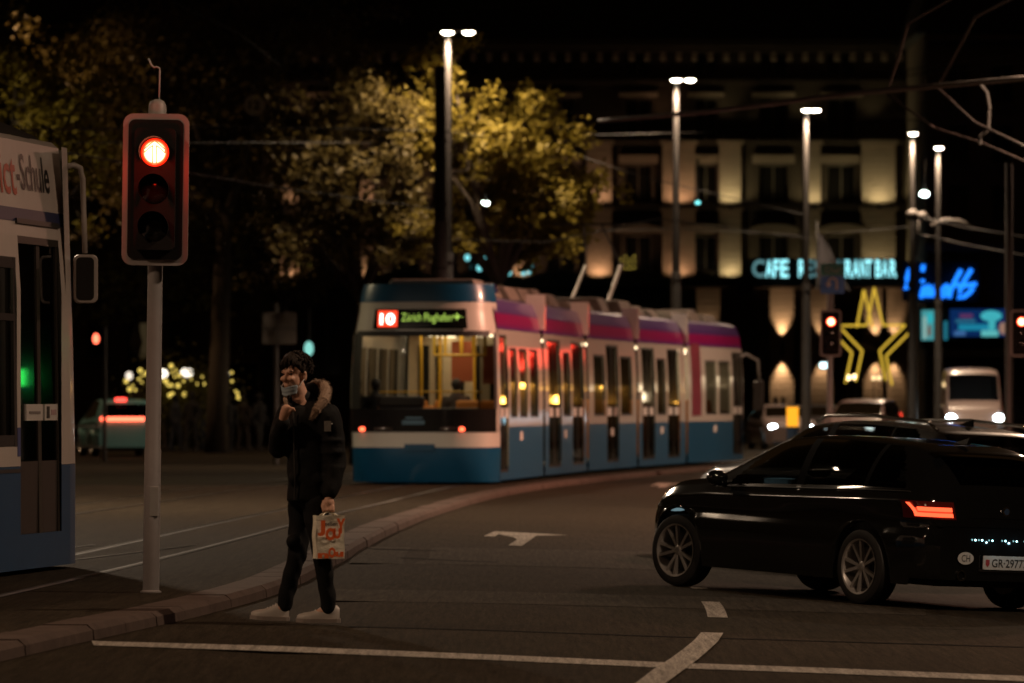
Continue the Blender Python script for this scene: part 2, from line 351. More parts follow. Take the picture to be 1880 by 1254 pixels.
def sheet(mb, y0, y1, z0, z1, holes, sgn, inset=0.):
    zb = sorted(set([z0, z1]+[z for _, z in prof if z0 < z < z1]+[h for o in holes for h in o[2:] if z0 < h < z1]))
    yb = sorted(set([y0, y1]+[h for o in holes for h in o[:2] if y0 < h < y1]))
    for i in range(len(yb)-1):
        for j in range(len(zb)-1):
            yc = (yb[i]+yb[i+1])/2; zc = (zb[j]+zb[j+1])/2
            if any(o[0] < yc < o[1] and o[2] < zc < o[3] for o in holes): continue
            q = [(sgn*(px_at(z)-inset), yy, z) for yy, z in ((yb[i], zb[j]), (yb[i+1], zb[j]), (yb[i+1], zb[j+1]), (yb[i], zb[j+1]))]
            mb.add(q, [(0,1,2,3) if sgn > 0 else (3,2,1,0)])
    return mb
modspec = [  # pixel spans at the near joint .. far joint, then openings (kind, px0, px1)
    (905, 999, [('door', 908, 934), ('window', 938, 951), ('window', 955, 970), ('window', 974, 989)]),
    (999, 1079, [('door', 1008, 1031), ('window', 1035, 1048), ('door', 1052, 1073)]),
    (1079, 1171, [('window', 1091, 1112), ('door', 1115, 1137), ('window', 1140, 1161)]),
    (1171, 1261, [('door', 1180, 1203), ('window', 1207, 1223), ('door', 1227, 1249)]),
    (1261, 1367, [('window', 1296, 1317), ('window', 1321, 1342), ('door', 1346, 1366)])]
frame_m = mat('door_frame_grey', (.2, .17, .14), .4)
sticker = mat('white_sticker', (.7, .68, .64), .5)
mods = []
for i, (pa, pb_, ops) in enumerate(modspec):
    A = Vector((*TP[i], 0)); B = Vector((*TP[i+1], 0)); d = (B-A); L = d.length; d.normalize(); nrm = Vector((d.y, -d.x, 0))
    ca = A-nrm*HW; ang = -math.atan2(d.x, d.y)
    def yy(px):      # along-module position whose projection falls on this column
        k = (px-CX)/FPX; t = (k*A.y-A.x)/(d.x-k*d.y); return t
    lo, hi = (.0 if i == 0 else .16), L-.16
    if i == 0: lo = .95
    holes = []
    for kd, p0, p1 in ops:
        a, b = max(lo+.06, yy(p0)), min(hi-.04, yy(p1)); holes.append((a, b, .3 if kd == 'door' else 1.28, 2.78 if kd == 'door' else 2.56))
    mod = MB(); sheet(mod, lo, hi, 1.12, 2.88, holes, 1); fw_ = MB(); lh = [(lo+.3+k*1.25, lo+1.2+k*1.25, 1.28, 2.56) for k in range(int((hi-lo-.4)/1.25))]; sheet(fw_, lo, hi, 1.12, 2.88, lh, -1)
    mod = mod.build('module', tw, tram, loc=(ca.x-t0.x, ca.y-t0.y, 0)); mod.rotation_euler = (0, 0, ang); mods.append((mod, L, lo, hi))
    fw_.build('far_side_wall', tw, mod)
    for a, b, z0, z1 in lh: MB().grid([[(-px_at(z)+.02, yq, z) for yq in (a, b)] for z in (z0, z1)]).build('window', mat('night_window', (.02, .018, .015), .15), mod)
    lp = MB(); sheet(lp, lo, hi, .16, 1.117, holes, 1); sheet(lp, lo, hi, .16, 1.117, [], -1); lp.box(-1.1, 1.1, lo, hi, .15, .2); lp.build('lower_panel', tblue, mod)
    rb = MB(); sheet(rb, lo, hi, 2.883, 3.5, [], 1); sheet(rb, lo, hi, 2.883, 3.5, [], -1)
    rb.build('roof_band', purple, mod, 'auto')
    MB().box(-.8, .8, lo, hi, 3.49, 3.52).build('roof', dark, mod)
    # ends (open gangway frames), floor and ceiling
    MB().box(-1.15, 1.15, lo, hi, .3, .36).build('floor', mat('tram_floor', (.12, .11, .1), .7), mod)
    MB().box(-1.12, 1.12, lo, hi, 2.84, 2.87).build('ceiling', cream, mod)
    MB().box(-.55, -.25, lo+.3, hi-.3, 2.80, 2.835).build('ceiling_light', inlight, mod)
    MB().box(.25, .55, lo+.3, hi-.3, 2.80, 2.835).build('ceiling_light', inlight, mod)
    if i < 4:
        bl = MB()
        for k in range(7):
            yb = L-.15+k*.045; bl.box(-1.1+.04*(k % 2), 1.1-.04*(k % 2), yb, yb+.04, .35, 3.3)
        # bellows hollow in the middle for the passage would be hidden; keep the outer folds
        bl.build('gangway_bellows', black, mod)
        MB().box(1.02, HW+.04, L-.23, L-.1, 2.95, 3.62).build('joint_cover', tw, mod)
    else:
        MB().box(-1.2, 1.2, hi-.05, hi+.35, .2, 2.8).build('front_nose', tw, mod, bevel=.15)
    for (kd, p0, p1), (a, b, z0, z1) in zip(ops, holes):
        pane = MB().grid([[(px_at(z)-.03, yq, z) for yq in (a, b)] for z in (z0, (z0+z1)/2, z1)])
        o = pane.build(kd, tdoor if kd == 'door' else tglass, mod)
        fr = MB(); w = .05
        for q in ((a, a+w, z0, z1), (b-w, b, z0, z1), (a+w, b-w, z1-w, z1), (a+w, b-w, z0, z0+w)):
            fr.add([(px_at(z)-.012, yq, z) for yq, z in ((q[0], q[2]), (q[1], q[2]), (q[1], q[3]), (q[0], q[3]))], [(0,1,2,3)])
        fr.build('frame', black, o) if False else fr.build(kd+'_frame', black, mod)
        if kd == 'door':
            m_ = (a+b)/2
            dl = MB(); dl.add([(px_at(z)-.01, yq, z) for yq, z in ((m_-.05, z0), (m_+.05, z0), (m_+.05, z1), (m_-.05, z1))], [(0,1,2,3)]).build('door_seam', black, mod)
            for c0 in (a+.12, m_+.12):
                MB().add([(px_at(1.3)-.005, yq, z) for yq, z in ((c0, 1.28), (c0+(m_-a)*.6, 1.28), (c0+(m_-a)*.6, 1.46), (c0, 1.46))], [(0,1,2,3)]).build('door_sticker', sticker, mod)
        elif i > 1:
            MB().box(.35, 1.05, a+.1, a+.5, .36, 1.62).build('seat', orange, mod, bevel=.04)
    for k in range(3):   # seats on the far side
        yb = lo+.9+k*1.9
        MB().box(-1.05, -.3, yb, yb+.12, .8, 1.5).box(-1.05, -.3, yb+.1, yb+.55, .72, .84).build('seat', orange, mod, bevel=.04)
    MB().cone((.0, lo+1.6, .36), (.0, lo+1.6, 2.84), .02).build('handrail', yellow, mod)
    # a small white number plate on the skirt
    MB().box(HW+.001, HW+.006, lo+(hi-lo)*.45, lo+(hi-lo)*.45+.35, .86, 1.02).build('number_plate', sticker, mod)
    # roof equipment
    random.seed(20+i)
    for k in range(3):
        yb = lo+.4+k*2.1+random.uniform(0, .3); wl = random.uniform(.7, 1.5); h = random.uniform(.16, .34)
        prof_ = [(-.9, 3.5), (.9, 3.5), (.75, 3.5+h), (-.75, 3.5+h)]
        MB().prism(prof_, yb, yb+wl).build('roof_unit', mat('roof_unit_cream', (.2, .17, .145), .7, var=.3), mod, bevel=.03)
# red advertising panel on the last module
mod, L, lo, hi = mods[4]
MB().grid([[(px_at(z)+.008, yq, z) for yq in (.6, 1.7)] for z in (1.25, 1.8, 2.2, 2.58, 2.88, 2.95)]).build('poster_panel', mat('poster_red', (.2, .035, .06), .4, var=.7, scale=3), mod)
# wing mirror by the driver
MB().tube([(1.0, L-.1, 2.6), (1.35, L+.25, 2.75), (1.6, L+.4, 2.6), (1.62, L+.45, 2.1)], .03).build('mirror_arm', ltgrey, mod, True)
MB().box(1.48, 1.74, L+.38, L+.52, 1.35, 2.1).build('mirror', dark, mod, bevel=.04)
# pantograph on module four
mod, L, lo, hi = mods[3]
yb = 1.2
pg = MB().box(-.6, .6, yb, yb+1.1, 3.6, 3.72).build('pantograph_base', ltgrey, mod)
MB().cone((-.42, yb+.1, 3.7), (-.3, yb+1.6, 4.65), .035).cone((.42, yb+.1, 3.7), (.5, yb+1.6, 4.65), .045).build('pantograph_lower_arm', mat('pantograph_grey', (.45, .42, .38), .5), mod)
MB().cone((.5, yb+1.6, 4.65), (.3, yb+.2, 5.5), .025).cone((-.3, yb+1.6, 4.65), (-.1, yb+.2, 5.5), .025).box(-.8, .8, yb+.15, yb+.28, 5.5, 5.54).build('pantograph_bow', dark, mod)
# ---- the tail end of the tram, a curved shell facing the camera
mod, L, lo, hi = mods[0]
def face(u, z, proud=0.):
    s_ = 1-(1-min(1, abs(u))**3.0)**(1/3.0); yb = 1.0*s_
    yb += .34*max(0, (z-1.3)/2.3)**2 + .12*max(0, (.7-z)/.6)**2
    wz = px_at(min(z, 3.2)) if z < 3.2 else HW-.1-.08*((z-3.2)/.5)**2
    nx = .7*u*abs(u)**2
    return (u*wz+nx*proud, yb-proud-.05, z)
def fpatch(name, m, z0, z1, ul, ur, proud=0., nz=10, nu=30, smooth=True, parent=None):
    R = []
    for j in range(nz+1):
        z = z0+(z1-z0)*j/nz; a = ul(z) if callable(ul) else ul; b = ur(z) if callable(ur) else ur
        R.append([face(a+(b-a)*i/nu, z, proud) for i in range(nu+1)])
    return MB().grid(R).build(name, m, parent or mod, smooth)
WZ0, WZ1 = 1.45, 2.74
fpatch('rear_skirt', tblue, .14, .76, -1, 1)
fpatch('bumper', tw, .76, 1.04, -1, 1, .004)
fpatch('lower_mask', mat('black_mask', (.012, .011, .011), .18, coat=.5), 1.03, WZ0, lambda z: -.97, lambda z: .985, .01)
fpatch('end_pillar', tw, 1.04, 2.78, -1.0, -.93)
fpatch('end_pillar', tw, 1.04, 2.78, .985, 1.0)
rl = lambda z: -.94+.1*max(0, (z-2.55)/.25)**2
fpatch('windscreen', wglass, WZ0, WZ1, -.8, .78, .012, 8, 30)
fpatch('windscreen_frame', black, WZ0, 2.8, -.95, -.8, .012); fpatch('windscreen_frame', black, WZ0, 2.8, .965, .99, .012)
fpatch('corner_window', glass('corner_glass', (.25, .25, .24), .2), WZ0, WZ1, .78, .965, .012)
fpatch('windscreen_frame', black, WZ1, 2.84, -.9, .93, .014, 4)
fpatch('end_header', tw, 2.78, 3.38, -1, 1, .0)
fpatch('display_case', mat('display_black', (.01, .012, .01), .15), 2.87, 3.23, -.66, .66, .02, 4)
fpatch('roof_cap', tblue, 3.36, 3.68, -1, 1, .01)
MB().grid([[face(u, 3.68, .01) for u in np.linspace(-1, 1, 21)], [(u*(HW-.16), 1.5, 3.7) for u in np.linspace(-1, 1, 21)], [(u*(HW-.16), 2.0, 3.55) for u in np.linspace(-1, 1, 21)]]).build('roof_cap_top', tblue, mod)
MB().box(-.24, .3, -.085, -.05, .7, .82).build('coupler_cover', tblue, mod)
zc = 3.05; fy = face(0, zc)[1]-.04
def curved_text(mb): # wrap flat lettering on the curved tail
    mb.v = [(v[0], face(v[0]/px_at(v[2]), v[2], .03+v[1])[1], v[2]) for v in mb.v]; return mb
sq = MB().grid([[(x, 0, z) for x in np.linspace(-.76, -.4, 6)] for z in (2.91, 3.05, 3.2)]); curved_text(sq).build('line_number_panel', glow('led_red', (1, .06, .02), 1.5), mod)
curved_text(text('10', .27, .2, cx=-.58, cz=zc, y=.008, bold=.02)).build('line_number', glow('led_white', (1, .93, .8), 4), mod)
curved_text(text('Zürich Flughafen', .9, .19, cx=.13, cz=3.06, y=.008, bold=-.006)).build('destination_text', glow('led_green', (.5, .75, .12), 1.05), mod)
pl = MB().add([(.62,.0,3.1),(.8,0,3.09),(.62,0,3.075),(.66,0,3.16),(.72,0,3.09),(.66,0,3.02),(.6,0,3.13),(.6,0,3.05)], [(0,2,1),(3,4,5),(6,7,0)])
pl.v = [(v[0], .008, v[2]) for v in pl.v]; curved_text(pl).build('aeroplane_symbol', MATS['led_green'], mod)
redl = glow('tail_red', (1, .1, .04), 5)
for sx in (-1.02, .78):
    c = face(sx/HW, 1.085, .03); MB().ball(c, (.055, .03, .04)).build('tail_light', redl, mod, True)
for sx in (-.6, .55):
    c = face(sx/HW, 1.09, .015); MB().ball(c, (.2, .02, .04)).build('lamp_lens', mat('lamp_lens_dark', (.05, .03, .03), .1), mod, True)
c = face(-.05, 1.2, .02)
MB().box(-.28, .12, c[1]-.01, c[1]+.01, 1.17, 1.24).box(-.22, .08, c[1]-.01, c[1]+.01, 1.27, 1.3).build('crest_sticker', mat('sticker_blue', (.1, .22, .32), .4), mod)
# interior seen through the rear window
MB().box(-1.15, 1.15, 6.3, 6.36, .36, 2.84).build('bulkhead', cream, mod)
for x0, x1 in ((-.95, -.75), (-.62, -.5), (-.2, -.08), (.12, .22), (.42, .55), (.72, .9)):
    MB().box(x0, x1, 6.24, 6.29, 1.5, 2.65).build('bulkhead_window', mat('night_window', (.02, .018, .015), .15), mod)
MB().box(-.02, .38, 4.2, 4.25, 1.95, 2.7).build('red_panel', redp, mod); MB().box(.82, 1.08, 2.4, 2.45, 1.9, 2.6).build('red_panel', redp, mod)
MB().tube([(.0, 1.9, 2.42), (.95, 1.9, 2.42)], .022).build('handrail', yellow, mod)
for hx in (0, .2, .5, .72, .93):
    MB().add([(hx-.035, 1.9, 2.84), (hx+.035, 1.9, 2.84), (hx+.025, 1.9, 2.42), (hx-.025, 1.9, 2.42)], [(0,1,2,3)]).add([(hx-.035, 1.93, 2.84), (hx+.035, 1.93, 2.84), (hx+.025, 1.93, 2.42), (hx-.025, 1.93, 2.42)], [(3,2,1,0)]).build('hand_strap', yellow, mod)
for hx, hy in ((-.28, 2.2), (-.05, 3.0), (.5, 3.6)): MB().cone((hx, hy, .36), (hx, hy, 2.84), .025).build('handrail', yellow, mod)
MB().tube([(-.95, 1.5, 1.75), (.2, 1.55, 1.76), (.95, 1.5, 1.75)], .014).build('window_rail', yellow, mod)
for x0, x1, yb in ((-.9, -.5, 1.9), (.35, .8, 2.2), (-.2, .25, 3.2), (.5, .95, 4.3), (-.9, -.5, 4.4)):
    MB().box(x0, x1, yb, yb+.1, .7, 1.6).box(x0, x1, yb+.08, yb+.5, .7, .85).build('seat', orange, mod, bevel=.05)
MB().box(-.95, .95, 1.05, 1.4, .7, 1.46).build('rear_console', mat('console_dark', (.018, .014, .011), .6), mod, bevel=.05)
MB().box(-.95, -.1, 1.2, 1.5, 1.46, 1.68).build('rear_console_cover', MATS['console_dark'], mod, bevel=.06)
MB().box(-.4, .25, 1.25, 1.9, 2.79, 2.835).build('ceiling_light', glow('cab_light', (.8, .8, 1), 1.2), mod)

# ================================================================== NEAR TRAM (left edge, heading away)
FRX, FRY = P(131, 740, 43.0)[0], 43.0
hx_, hy_ = .165, .986
nt_ang = -math.atan2(hx_, hy_)
NW = 1.1
nloc = Vector((FRX, FRY, 0))-Vector((hy_, -hx_, 0))*NW
near = thing('tram', 'near white and blue tram with school lettering, cut by the left edge', 'tram', (nloc.x, nloc.y, top(nloc.x+1, nloc.y)), nt_ang)
nb = top(nloc.x+1, nloc.y)
nwhite = mat('near_tram_white', (.56, .48, .43), .38, var=.16, scale=1.6, coat=.25)
nblue = mat('near_tram_blue', (.01, .06, .14), .45, var=.2, scale=2, spec=.25)
def ny(px):   # along-tram coordinate (0 = nose, negative behind) of a column on the visible side
    k = (px-CX)/FPX; return (k*FRY-FRX)/(hx_-k*hy_)
def nz(px, py): return HC+(HY-py)/FPX*(FRY+ny(px)*hy_)-nb
NT = nz(60, 248)
nprof = [(NW, .04), (NW, 1.0), (NW, 1.8), (NW-.0, 2.3), (NW-.03, 2.75), (NW-.1, NT-.05), (NW-.16, NT)]
def nx_at(z): return float(np.interp(z, [p[1] for p in nprof], [p[0] for p in nprof]))
def nsheet(mb, y0, y1, z0, z1, holes=(), pr=0.):
    zb = sorted(set([z0, z1]+[z for _, z in nprof if z0 < z < z1]+[h for o in holes for h in o[2:] if z0 < h < z1]))
    yb = sorted(set([y0, y1]+[h for o in holes for h in o[:2] if y0 < h < y1]))
    for i in range(len(yb)-1):
        for j in range(len(zb)-1):
            yc = (yb[i]+yb[i+1])/2; zc = (zb[j]+zb[j+1])/2
            if any(o[0] < yc < o[1] and o[2] < zc < o[3] for o in holes): continue
            mb.add([(nx_at(z)+pr, q, z) for q, z in ((yb[i], zb[j]), (yb[i+1], zb[j]), (yb[i+1], zb[j+1]), (yb[i], zb[j+1]))], [(0,1,2,3)])
    return mb
zbelt = nz(60, 855); dz0, dz1 = nz(78, 978), nz(78, 437); wz0, wz1 = nz(10, 820), nz(10, 470)
dy0, dy1 = ny(38), ny(113); wy1 = ny(31); wy0 = wy1-1.3
holes = [(dy0, dy1, dz0, dz1), (wy0, wy1, wz0, wz1)]
nsheet(MB(), -12, -.05, zbelt, NT, holes).build('side_wall', nwhite, near)
nsheet(MB(), -12, -.05, .04, zbelt-.003, holes).build('lower_panel', nblue, near)
MB().grid([[(-NW, q, z) for q in (-12, -.05)] for z in (.2, 1, 2, NT)]).build('far_side_wall', nwhite, near)
MB().box(-1.05, 1.05, -12, -.2, .15, .35).build('floor', dark, near)
rf = MB(); R = []
for q in (-12, -8, -4, -1.2, -.5, -.12, .02):
    dr = .0 if q < -1 else .12*((q+1.2)/1.2)**2
    R.append([(NW-.15, q, NT-dr*.4), (NW-.2, q, NT+.08-dr), (.6, q, NT+.2-dr), (0, q, NT+.25-dr), (-.6, q, NT+.2-dr), (-NW+.05, q, NT+.04-dr)])
rf.grid(R).build('roof', dark, near, True)
# rounded nose
R = []
for z in (.04, zbelt, zbelt+.002, 1.8, 2.4, NT-.05):
    R.append([(NW*math.copysign(abs(math.sin(a))**.5, math.sin(a)), -.05+.75*abs(math.cos(a))**.8-.12*max(0, z-1.2), z) for a in np.linspace(-PI/2, PI/2, 17)])
MB().grid(R[2:]).build('nose', nwhite, near, True); MB().grid(R[:2]).build('nose_skirt', nblue, near, True)
nsheet(MB(), -12, -.04, nz(60, 409), nz(60, 384), pr=.004).build('blue_stripe', mat('stripe_navy', (.03, .035, .09), .4), near)
nsheet(MB(), -12, dy0-.02, zbelt-.05, zbelt-.02, pr=.005).build('rubbing_strip', dark, near)
# door: dark folding leaves
ndoor = glass('near_door_glass', (.16, .13, .1), .2)
def on_side(mb_pts, pr): return [(nx_at(z)+pr, q, z) for q, z in mb_pts]
def sidequad(name, px0, px1, z0, z1, m, pr=.006, parent=None):
    q0, q1 = ny(px0), ny(px1); mb = MB()
    mb.add(on_side([(q0, z0), (q1, z0), (q1, z1), (q0, z1)], pr)+on_side([(q0, z0), (q1, z0), (q1, z1), (q0, z1)], pr-.02), [(0,1,2,3),(4,0,3,7),(1,5,6,2),(3,2,6,7),(0,4,5,1)]); return mb.build(name, m, parent or near)
pm = 78
frm = mat('near_door_frame', (.03, .025, .02), .35)
for a, b in ((40, 76), (79, 111)):
    dl = sidequad('door_leaf', a, b, dz0+.6, dz1-.06, ndoor, -.03)
    dl2 = sidequad('door_panel', a, b, dz0, dz0+.59, mat('door_brown', (.022, .015, .011), .5, var=.4), -.02)
    sidequad('door_frame', a-1.5, a+1.5, dz0, dz1, frm, -.01); sidequad('door_frame', b-1.5, b+1.5, dz0, dz1, frm, -.01)
sidequad('door_header', 36, 113, dz1-.06, dz1+.012, frm, .0); sidequad('door_gutter', 36, 114, dz1+.1, dz1+.14, dark, .02)
for a, b in ((53, 83), (87, 110)):
    st = sidequad('door_sticker', a, b, nz(80, 772), nz(80, 742), mat('door_sticker_white', (.55, .5, .46), .5), -.02)
    if a == 87: sidequad('sticker_symbol', 90, 95, nz(80, 768), nz(80, 746), black, -.016); sidequad('sticker_symbol', 98, 107, nz(80, 762), nz(80, 752), mat('symbol_pink', (.4, .25, .25), .5), -.016)
    else: sidequad('sticker_lettering', 58, 78, nz(80, 760), nz(80, 755), mat('symbol_grey', (.2, .17, .16), .5), -.016)
# poles and a ticket machine inside the door
MB().cone((.7, ny(62), .35), (.7, ny(62), 3), .03).cone((.5, ny(100), .35), (.5, ny(100), 3), .03).build('handrail', ltgrey, near)
MB().box(.2, .5, ny(60), ny(60)+.3, .35, 2.0).build('ticket_machine', mat('machine_red', (.12, .03, .02), .5), near)
MB().box(-.8, .9, ny(110)+.05, ny(110)+.1, .35, 3.1).build('cab_partition', mat('partition', (.06, .05, .04), .5), near)
# window with blind and rubber
sidequad('window', -12, 28, wz0+.05, wz1-.05, glass('near_window_glass', (.55, .52, .45), .15), -.03)
for z0, z1 in ((wz0, wz0+.09), (wz1-.09, wz1), (nz(10, 588), nz(10, 575))): sidequad('window_rubber', -20, 28, z0, z1, black, .004)
sidequad('window_rubber', 26, 31, wz0, wz1, black, .006)
MB().box(NW-.35, NW-.3, wy0, wy1-.1, wz0, wz1).build('window_blind', mat('blind_cream', (.36, .33, .25), .8, var=.2), near)
lamp('saloon_light', 'POINT', near, (NW-.12, wy1-.75, wz1-.1), 3.0, (1, .8, .5), soft=.05)
# lettering along the cove panel
def sidetext(body, px0, px1, py0, py1, name, m, bold=.0):
    q0, q1 = ny(px0), ny(px1); zc = (py0+py1)/2; z = nz((px0+px1)/2, zc); h = (py1-py0)/FPX*(FRY+(q0+q1)/2*hy_)
    t_ = text(body, q1-q0, h, bold=bold); t_.v = [(nx_at(v[2]+z)+.005, v[0]+(q0+q1)/2, v[2]+z) for v in t_.v]; t_.build(name, m, near)
sidetext('Benedict', -66, 44, 266, 350, 'lettering_red', mat('letter_red', (.45, .06, .02), .4), .012)
sidetext('-Schule', 46, 105, 285, 352, 'lettering_black', mat('letter_black', (.012, .011, .012), .4), .012)
# mirror on its bent arm
a0 = Vector((NW+.02, .12, nz(125, 305)))
def nl(px, py, fwd):   # local point ahead of the nose
    w = Vector(P(px, py, FRY+fwd)); v = w-Vector((nloc.x, nloc.y, nb)); v.rotate(Matrix.Rotation(-nt_ang, 3, 'Z')); return v
MB().tube([nl(120, 306, .0), nl(136, 303, .05), nl(147, 308, .08), nl(152, 330, .1), nl(154, 400, .1), nl(156, 465, .1)], .024, 10).build('mirror_arm', mat('mirror_arm_grey', (.4, .34, .3), .4), near, True)
mo = nl(157, 512, .1)
mm = MB().prism(rrect(.2, .41, .05), -.05, .05).build('mirror', mat('mirror_shell', (.32, .27, .24), .35), near, bevel=.012, loc=mo); mm.rotation_euler = (0, 0, -nt_ang+.25)
MB().prism(rrect(.15, .36, .035, -.012), -.056, -.052).build('mirror_glass', mat('mirror_face', (.02, .018, .016), .08), mm)
sidequad('corner_marker', 32, 37, nz(35, 838), nz(35, 785), mat('marker_blue', (.05, .07, .2), .5), .005)

# ================================================================== TRAFFIC SIGNALS
lensred = glow('signal_red', (1, .16, .055), 34)
boardm = mat('signal_board_black', (.009, .006, .005), .8, spec=.2)
borderm = mat('signal_border', (.24, .21, .2), .5)
lensoff = mat('lens_dark', (.015, .013, .012), .12)
def red_lens(r):          # LED lens: hot in the middle, pure red towards the rim
    nm = 'signal_red_%d' % int(r*1000)
    if nm in MATS: return MATS[nm]
    m = glow(nm, (1, .1, .03), 1); nt = m.node_tree; e = [n for n in nt.nodes if n.type == 'EMISSION'][0]
    tc = nt.nodes.new('ShaderNodeTexCoord'); vl = nt.nodes.new('ShaderNodeVectorMath'); vl.operation = 'LENGTH'; mr = nt.nodes.new('ShaderNodeMapRange'); mr.inputs[2].default_value = r
    rp = nt.nodes.new('ShaderNodeValToRGB'); nt.links.new(tc.outputs['Object'], vl.inputs[0]); nt.links.new(vl.outputs['Value'], mr.inputs[0]); nt.links.new(mr.outputs[0], rp.inputs[0]); nt.links.new(rp.outputs[0], e.inputs[0])
    el = rp.color_ramp.elements; el[0].position = 0; el[0].color = (1, .52, .3, 1); el[1].position = 1; el[1].color = (.16, .002, .0005, 1)
    for q, c in ((.68, (1, .42, .2, 1)), (.8, (.5, .03, .008, 1)), (.9, (.3, .006, .001, 1))): k = rp.color_ramp.elements.new(q); k.color = c
    e.inputs[1].default_value = 8 if r > .08 else 5; return m
def signal(label, base, zc, w, h, board_x=0, pole_top=None, big=False, lit_shape='disc', tilt=0, pole_m=None, pole_r=.057, kx=0.):
    """zc: height of the board's centre above the base, lit lens on top"""
    t = thing('traffic_signal', label, 'traffic light', base, 0); t.rotation_euler = (0, tilt, 0)
    pm_ = pole_m or mat('signal_pole_grey', (.2, .185, .18), .5, var=.15, scale=6)
    pole = MB().lathe([(pole_r+.02, 0), (pole_r+.02, .01), (pole_r+.004, .02), (pole_r+.004, 1.05), (pole_r, 1.06), (pole_r*.96, pole_top or zc-h*.45)], None, 24).build('pole', pm_, t, 'auto')
    if big:
        MB().box(-.012+.0, .05, -pole_r-.006, -pole_r+.02, .56, .78).build('access_hatch', mat('hatch_grey', (.26, .25, .235), .5), t, bevel=.004)
    bd = MB().prism(rrect(w, h, w*.16, board_x, zc), -.1, -.07).build('border', borderm, t)
    bd2 = MB().prism(rrect(w*.83, h*.92, w*.1, board_x, zc), -.112, -.101).build('backboard', boardm, t)
    sp_ = h*.245; r = w*.215
    hb = MB()
    hb.prism(rrect(w*.62, h*.8, .04, board_x+kx, zc), -.2, -.113).build('housing', boardm, t)
    for k, off in enumerate((1, 0, -1)):
        cz = zc+off*sp_+h*(.0 if not big else -.005)
        M = Matrix.Translation((board_x+kx, -.2, cz)) @ Matrix.Rotation(PI/2, 4, 'X')
        ln = MB().lathe([(r, .0), (r*.9, .012), (r*.5, .028), (0, .034)], Matrix.Rotation(PI/2, 4, 'X'), 28).build('lens', red_lens(r) if k == 0 else lensoff, t, True, loc=M.translation)
        vs = MB(); R = []
        for yq, ex in ((-.2, 1.04), (-.2-.16*(w/.457), 1.07)):
            R.append([(board_x+kx+r*ex*math.sin(a), yq+(0 if yq > -.21 else .1*(abs(a)/2.1)**2), cz+r*ex*math.cos(a)) for a in np.linspace(-2.1, 2.1, 21)])
        vs.grid(R).build('visor', boardm, t, True)
    return t, sp_, r
sg = G(277, 1088, KH)
s0 = HC+(HY-349)/FPX*sg[1]-sg[2]
sig, sp_, r = signal('big grey traffic signal in the foreground with a glowing red straight-on arrow', sg, s0, .457*sg[1]/35.5, 1.05*sg[1]/35.5, .0, big=True, tilt=.0135)
SC = sg[1]/35.5
# arrow outline on the lit lens, cap, mast and bird wire
cz = s0+sp_-.005*1.05; ao = [(0,.085),(.078,.02),(.078,-.005),(.014,.05),(.014,-.09),(-.014,-.09),(-.014,.05),(-.078,-.005),(-.078,.02)]
ar = MB()
for k in range(len(ao)):
    a, b = ao[k], ao[(k+1) % len(ao)]
    ar.cone((a[0], -.238, cz+a[1]), (b[0], -.238, cz+b[1]), .0042, n=5)
ar.build('arrow_outline', glow('arrow_line', (1, .3, .1), .75), sig)
MB().lathe([(.068, 0), (.064, .08), (.05, .11), (.02, .125), (0, .126)], Matrix.Translation((0, 0, s0+.55*SC*.93)), 20).build('pole_cap', mat('cap_grey', (.25, .22, .2), .5), sig, True)
MB().cone((0, 0, s0), (0, 0, s0+.55), .06).build('rear_bracket', grey, sig)
zt = s0+.6*SC
MB().tube([(.012, 0, zt), (.014, 0, zt+.24), (.012, 0, zt+.26), (-.01, 0, zt+.27), (-.03, 0, zt+.265), (-.05, 0, zt+.285), (-.07, 0, zt+.33)], .007).build('antenna', ltgrey, sig, True)
lamp('signal_halo_light', 'POINT', sig, (0, -.52, cz-.02), 8.0, (1, .025, .006), soft=.07)  # added ahead of the lens to spread a red halo over the board

rs = lambda px, D: ((px-CX)/FPX*D, D)
D2 = 112
x, yy_ = rs(1523, D2); b2 = (x, yy_, gz(x, yy_)); k2 = 38/120*265/84
sg2, _, _ = signal('far red traffic signal under the blue U-turn sign, beside the yellow star', b2, HC+(HY-612)/FPX*D2, .46, 1.02, .02, pole_top=4.4, pole_r=.06)
ub = mat('sign_blue', (.05, .2, .6), .4); ug = mat('sign_green', (.03, .25, .22), .4)
sgn = thing('direction_sign', 'blue U-turn sign with green Chur panel above a red signal', 'sign', (x+.06, yy_-.08, HC+(HY-540)/FPX*D2))
bs = MB().prism(rrect(.52, .38, .03, 0, .2), -.02, .0).build('blue_panel', ub, sgn); gs_ = MB().prism(rrect(.52, .26, .03, 0, .535), -.02, .0).build('green_panel', ug, sgn)
at = [(.09, -.1+.2), (.09, .26), (.07, .32), (.0, .345), (-.07, .32), (-.09, .26), (-.09, .22)]
MB().tube([(a, -.03, b) for a, b in at], .028).prism([(-.16, .235), (-.02, .235), (-.09, .14)], -.05, -.02).build('arrow', sticker, sgn)
text('Chur', .34, .14, cx=0, cz=.53, y=-.024).build('lettering', mat('sign_letter', (.4, .42, .38), .5), sgn)
MB().cone((.0, .0, -.35), (0, .03, .7), .02).build('bracket', grey, sgn)
x, yy_ = rs(1852, D2); b3 = (x, yy_, gz(x, yy_))
sg3, _, _ = signal('red traffic signal at the right edge on a tall dark pole', b3, HC+(HY-612)/FPX*D2, .46, 1.02, .26, pole_top=6.8, pole_m=dark, pole_r=.085)
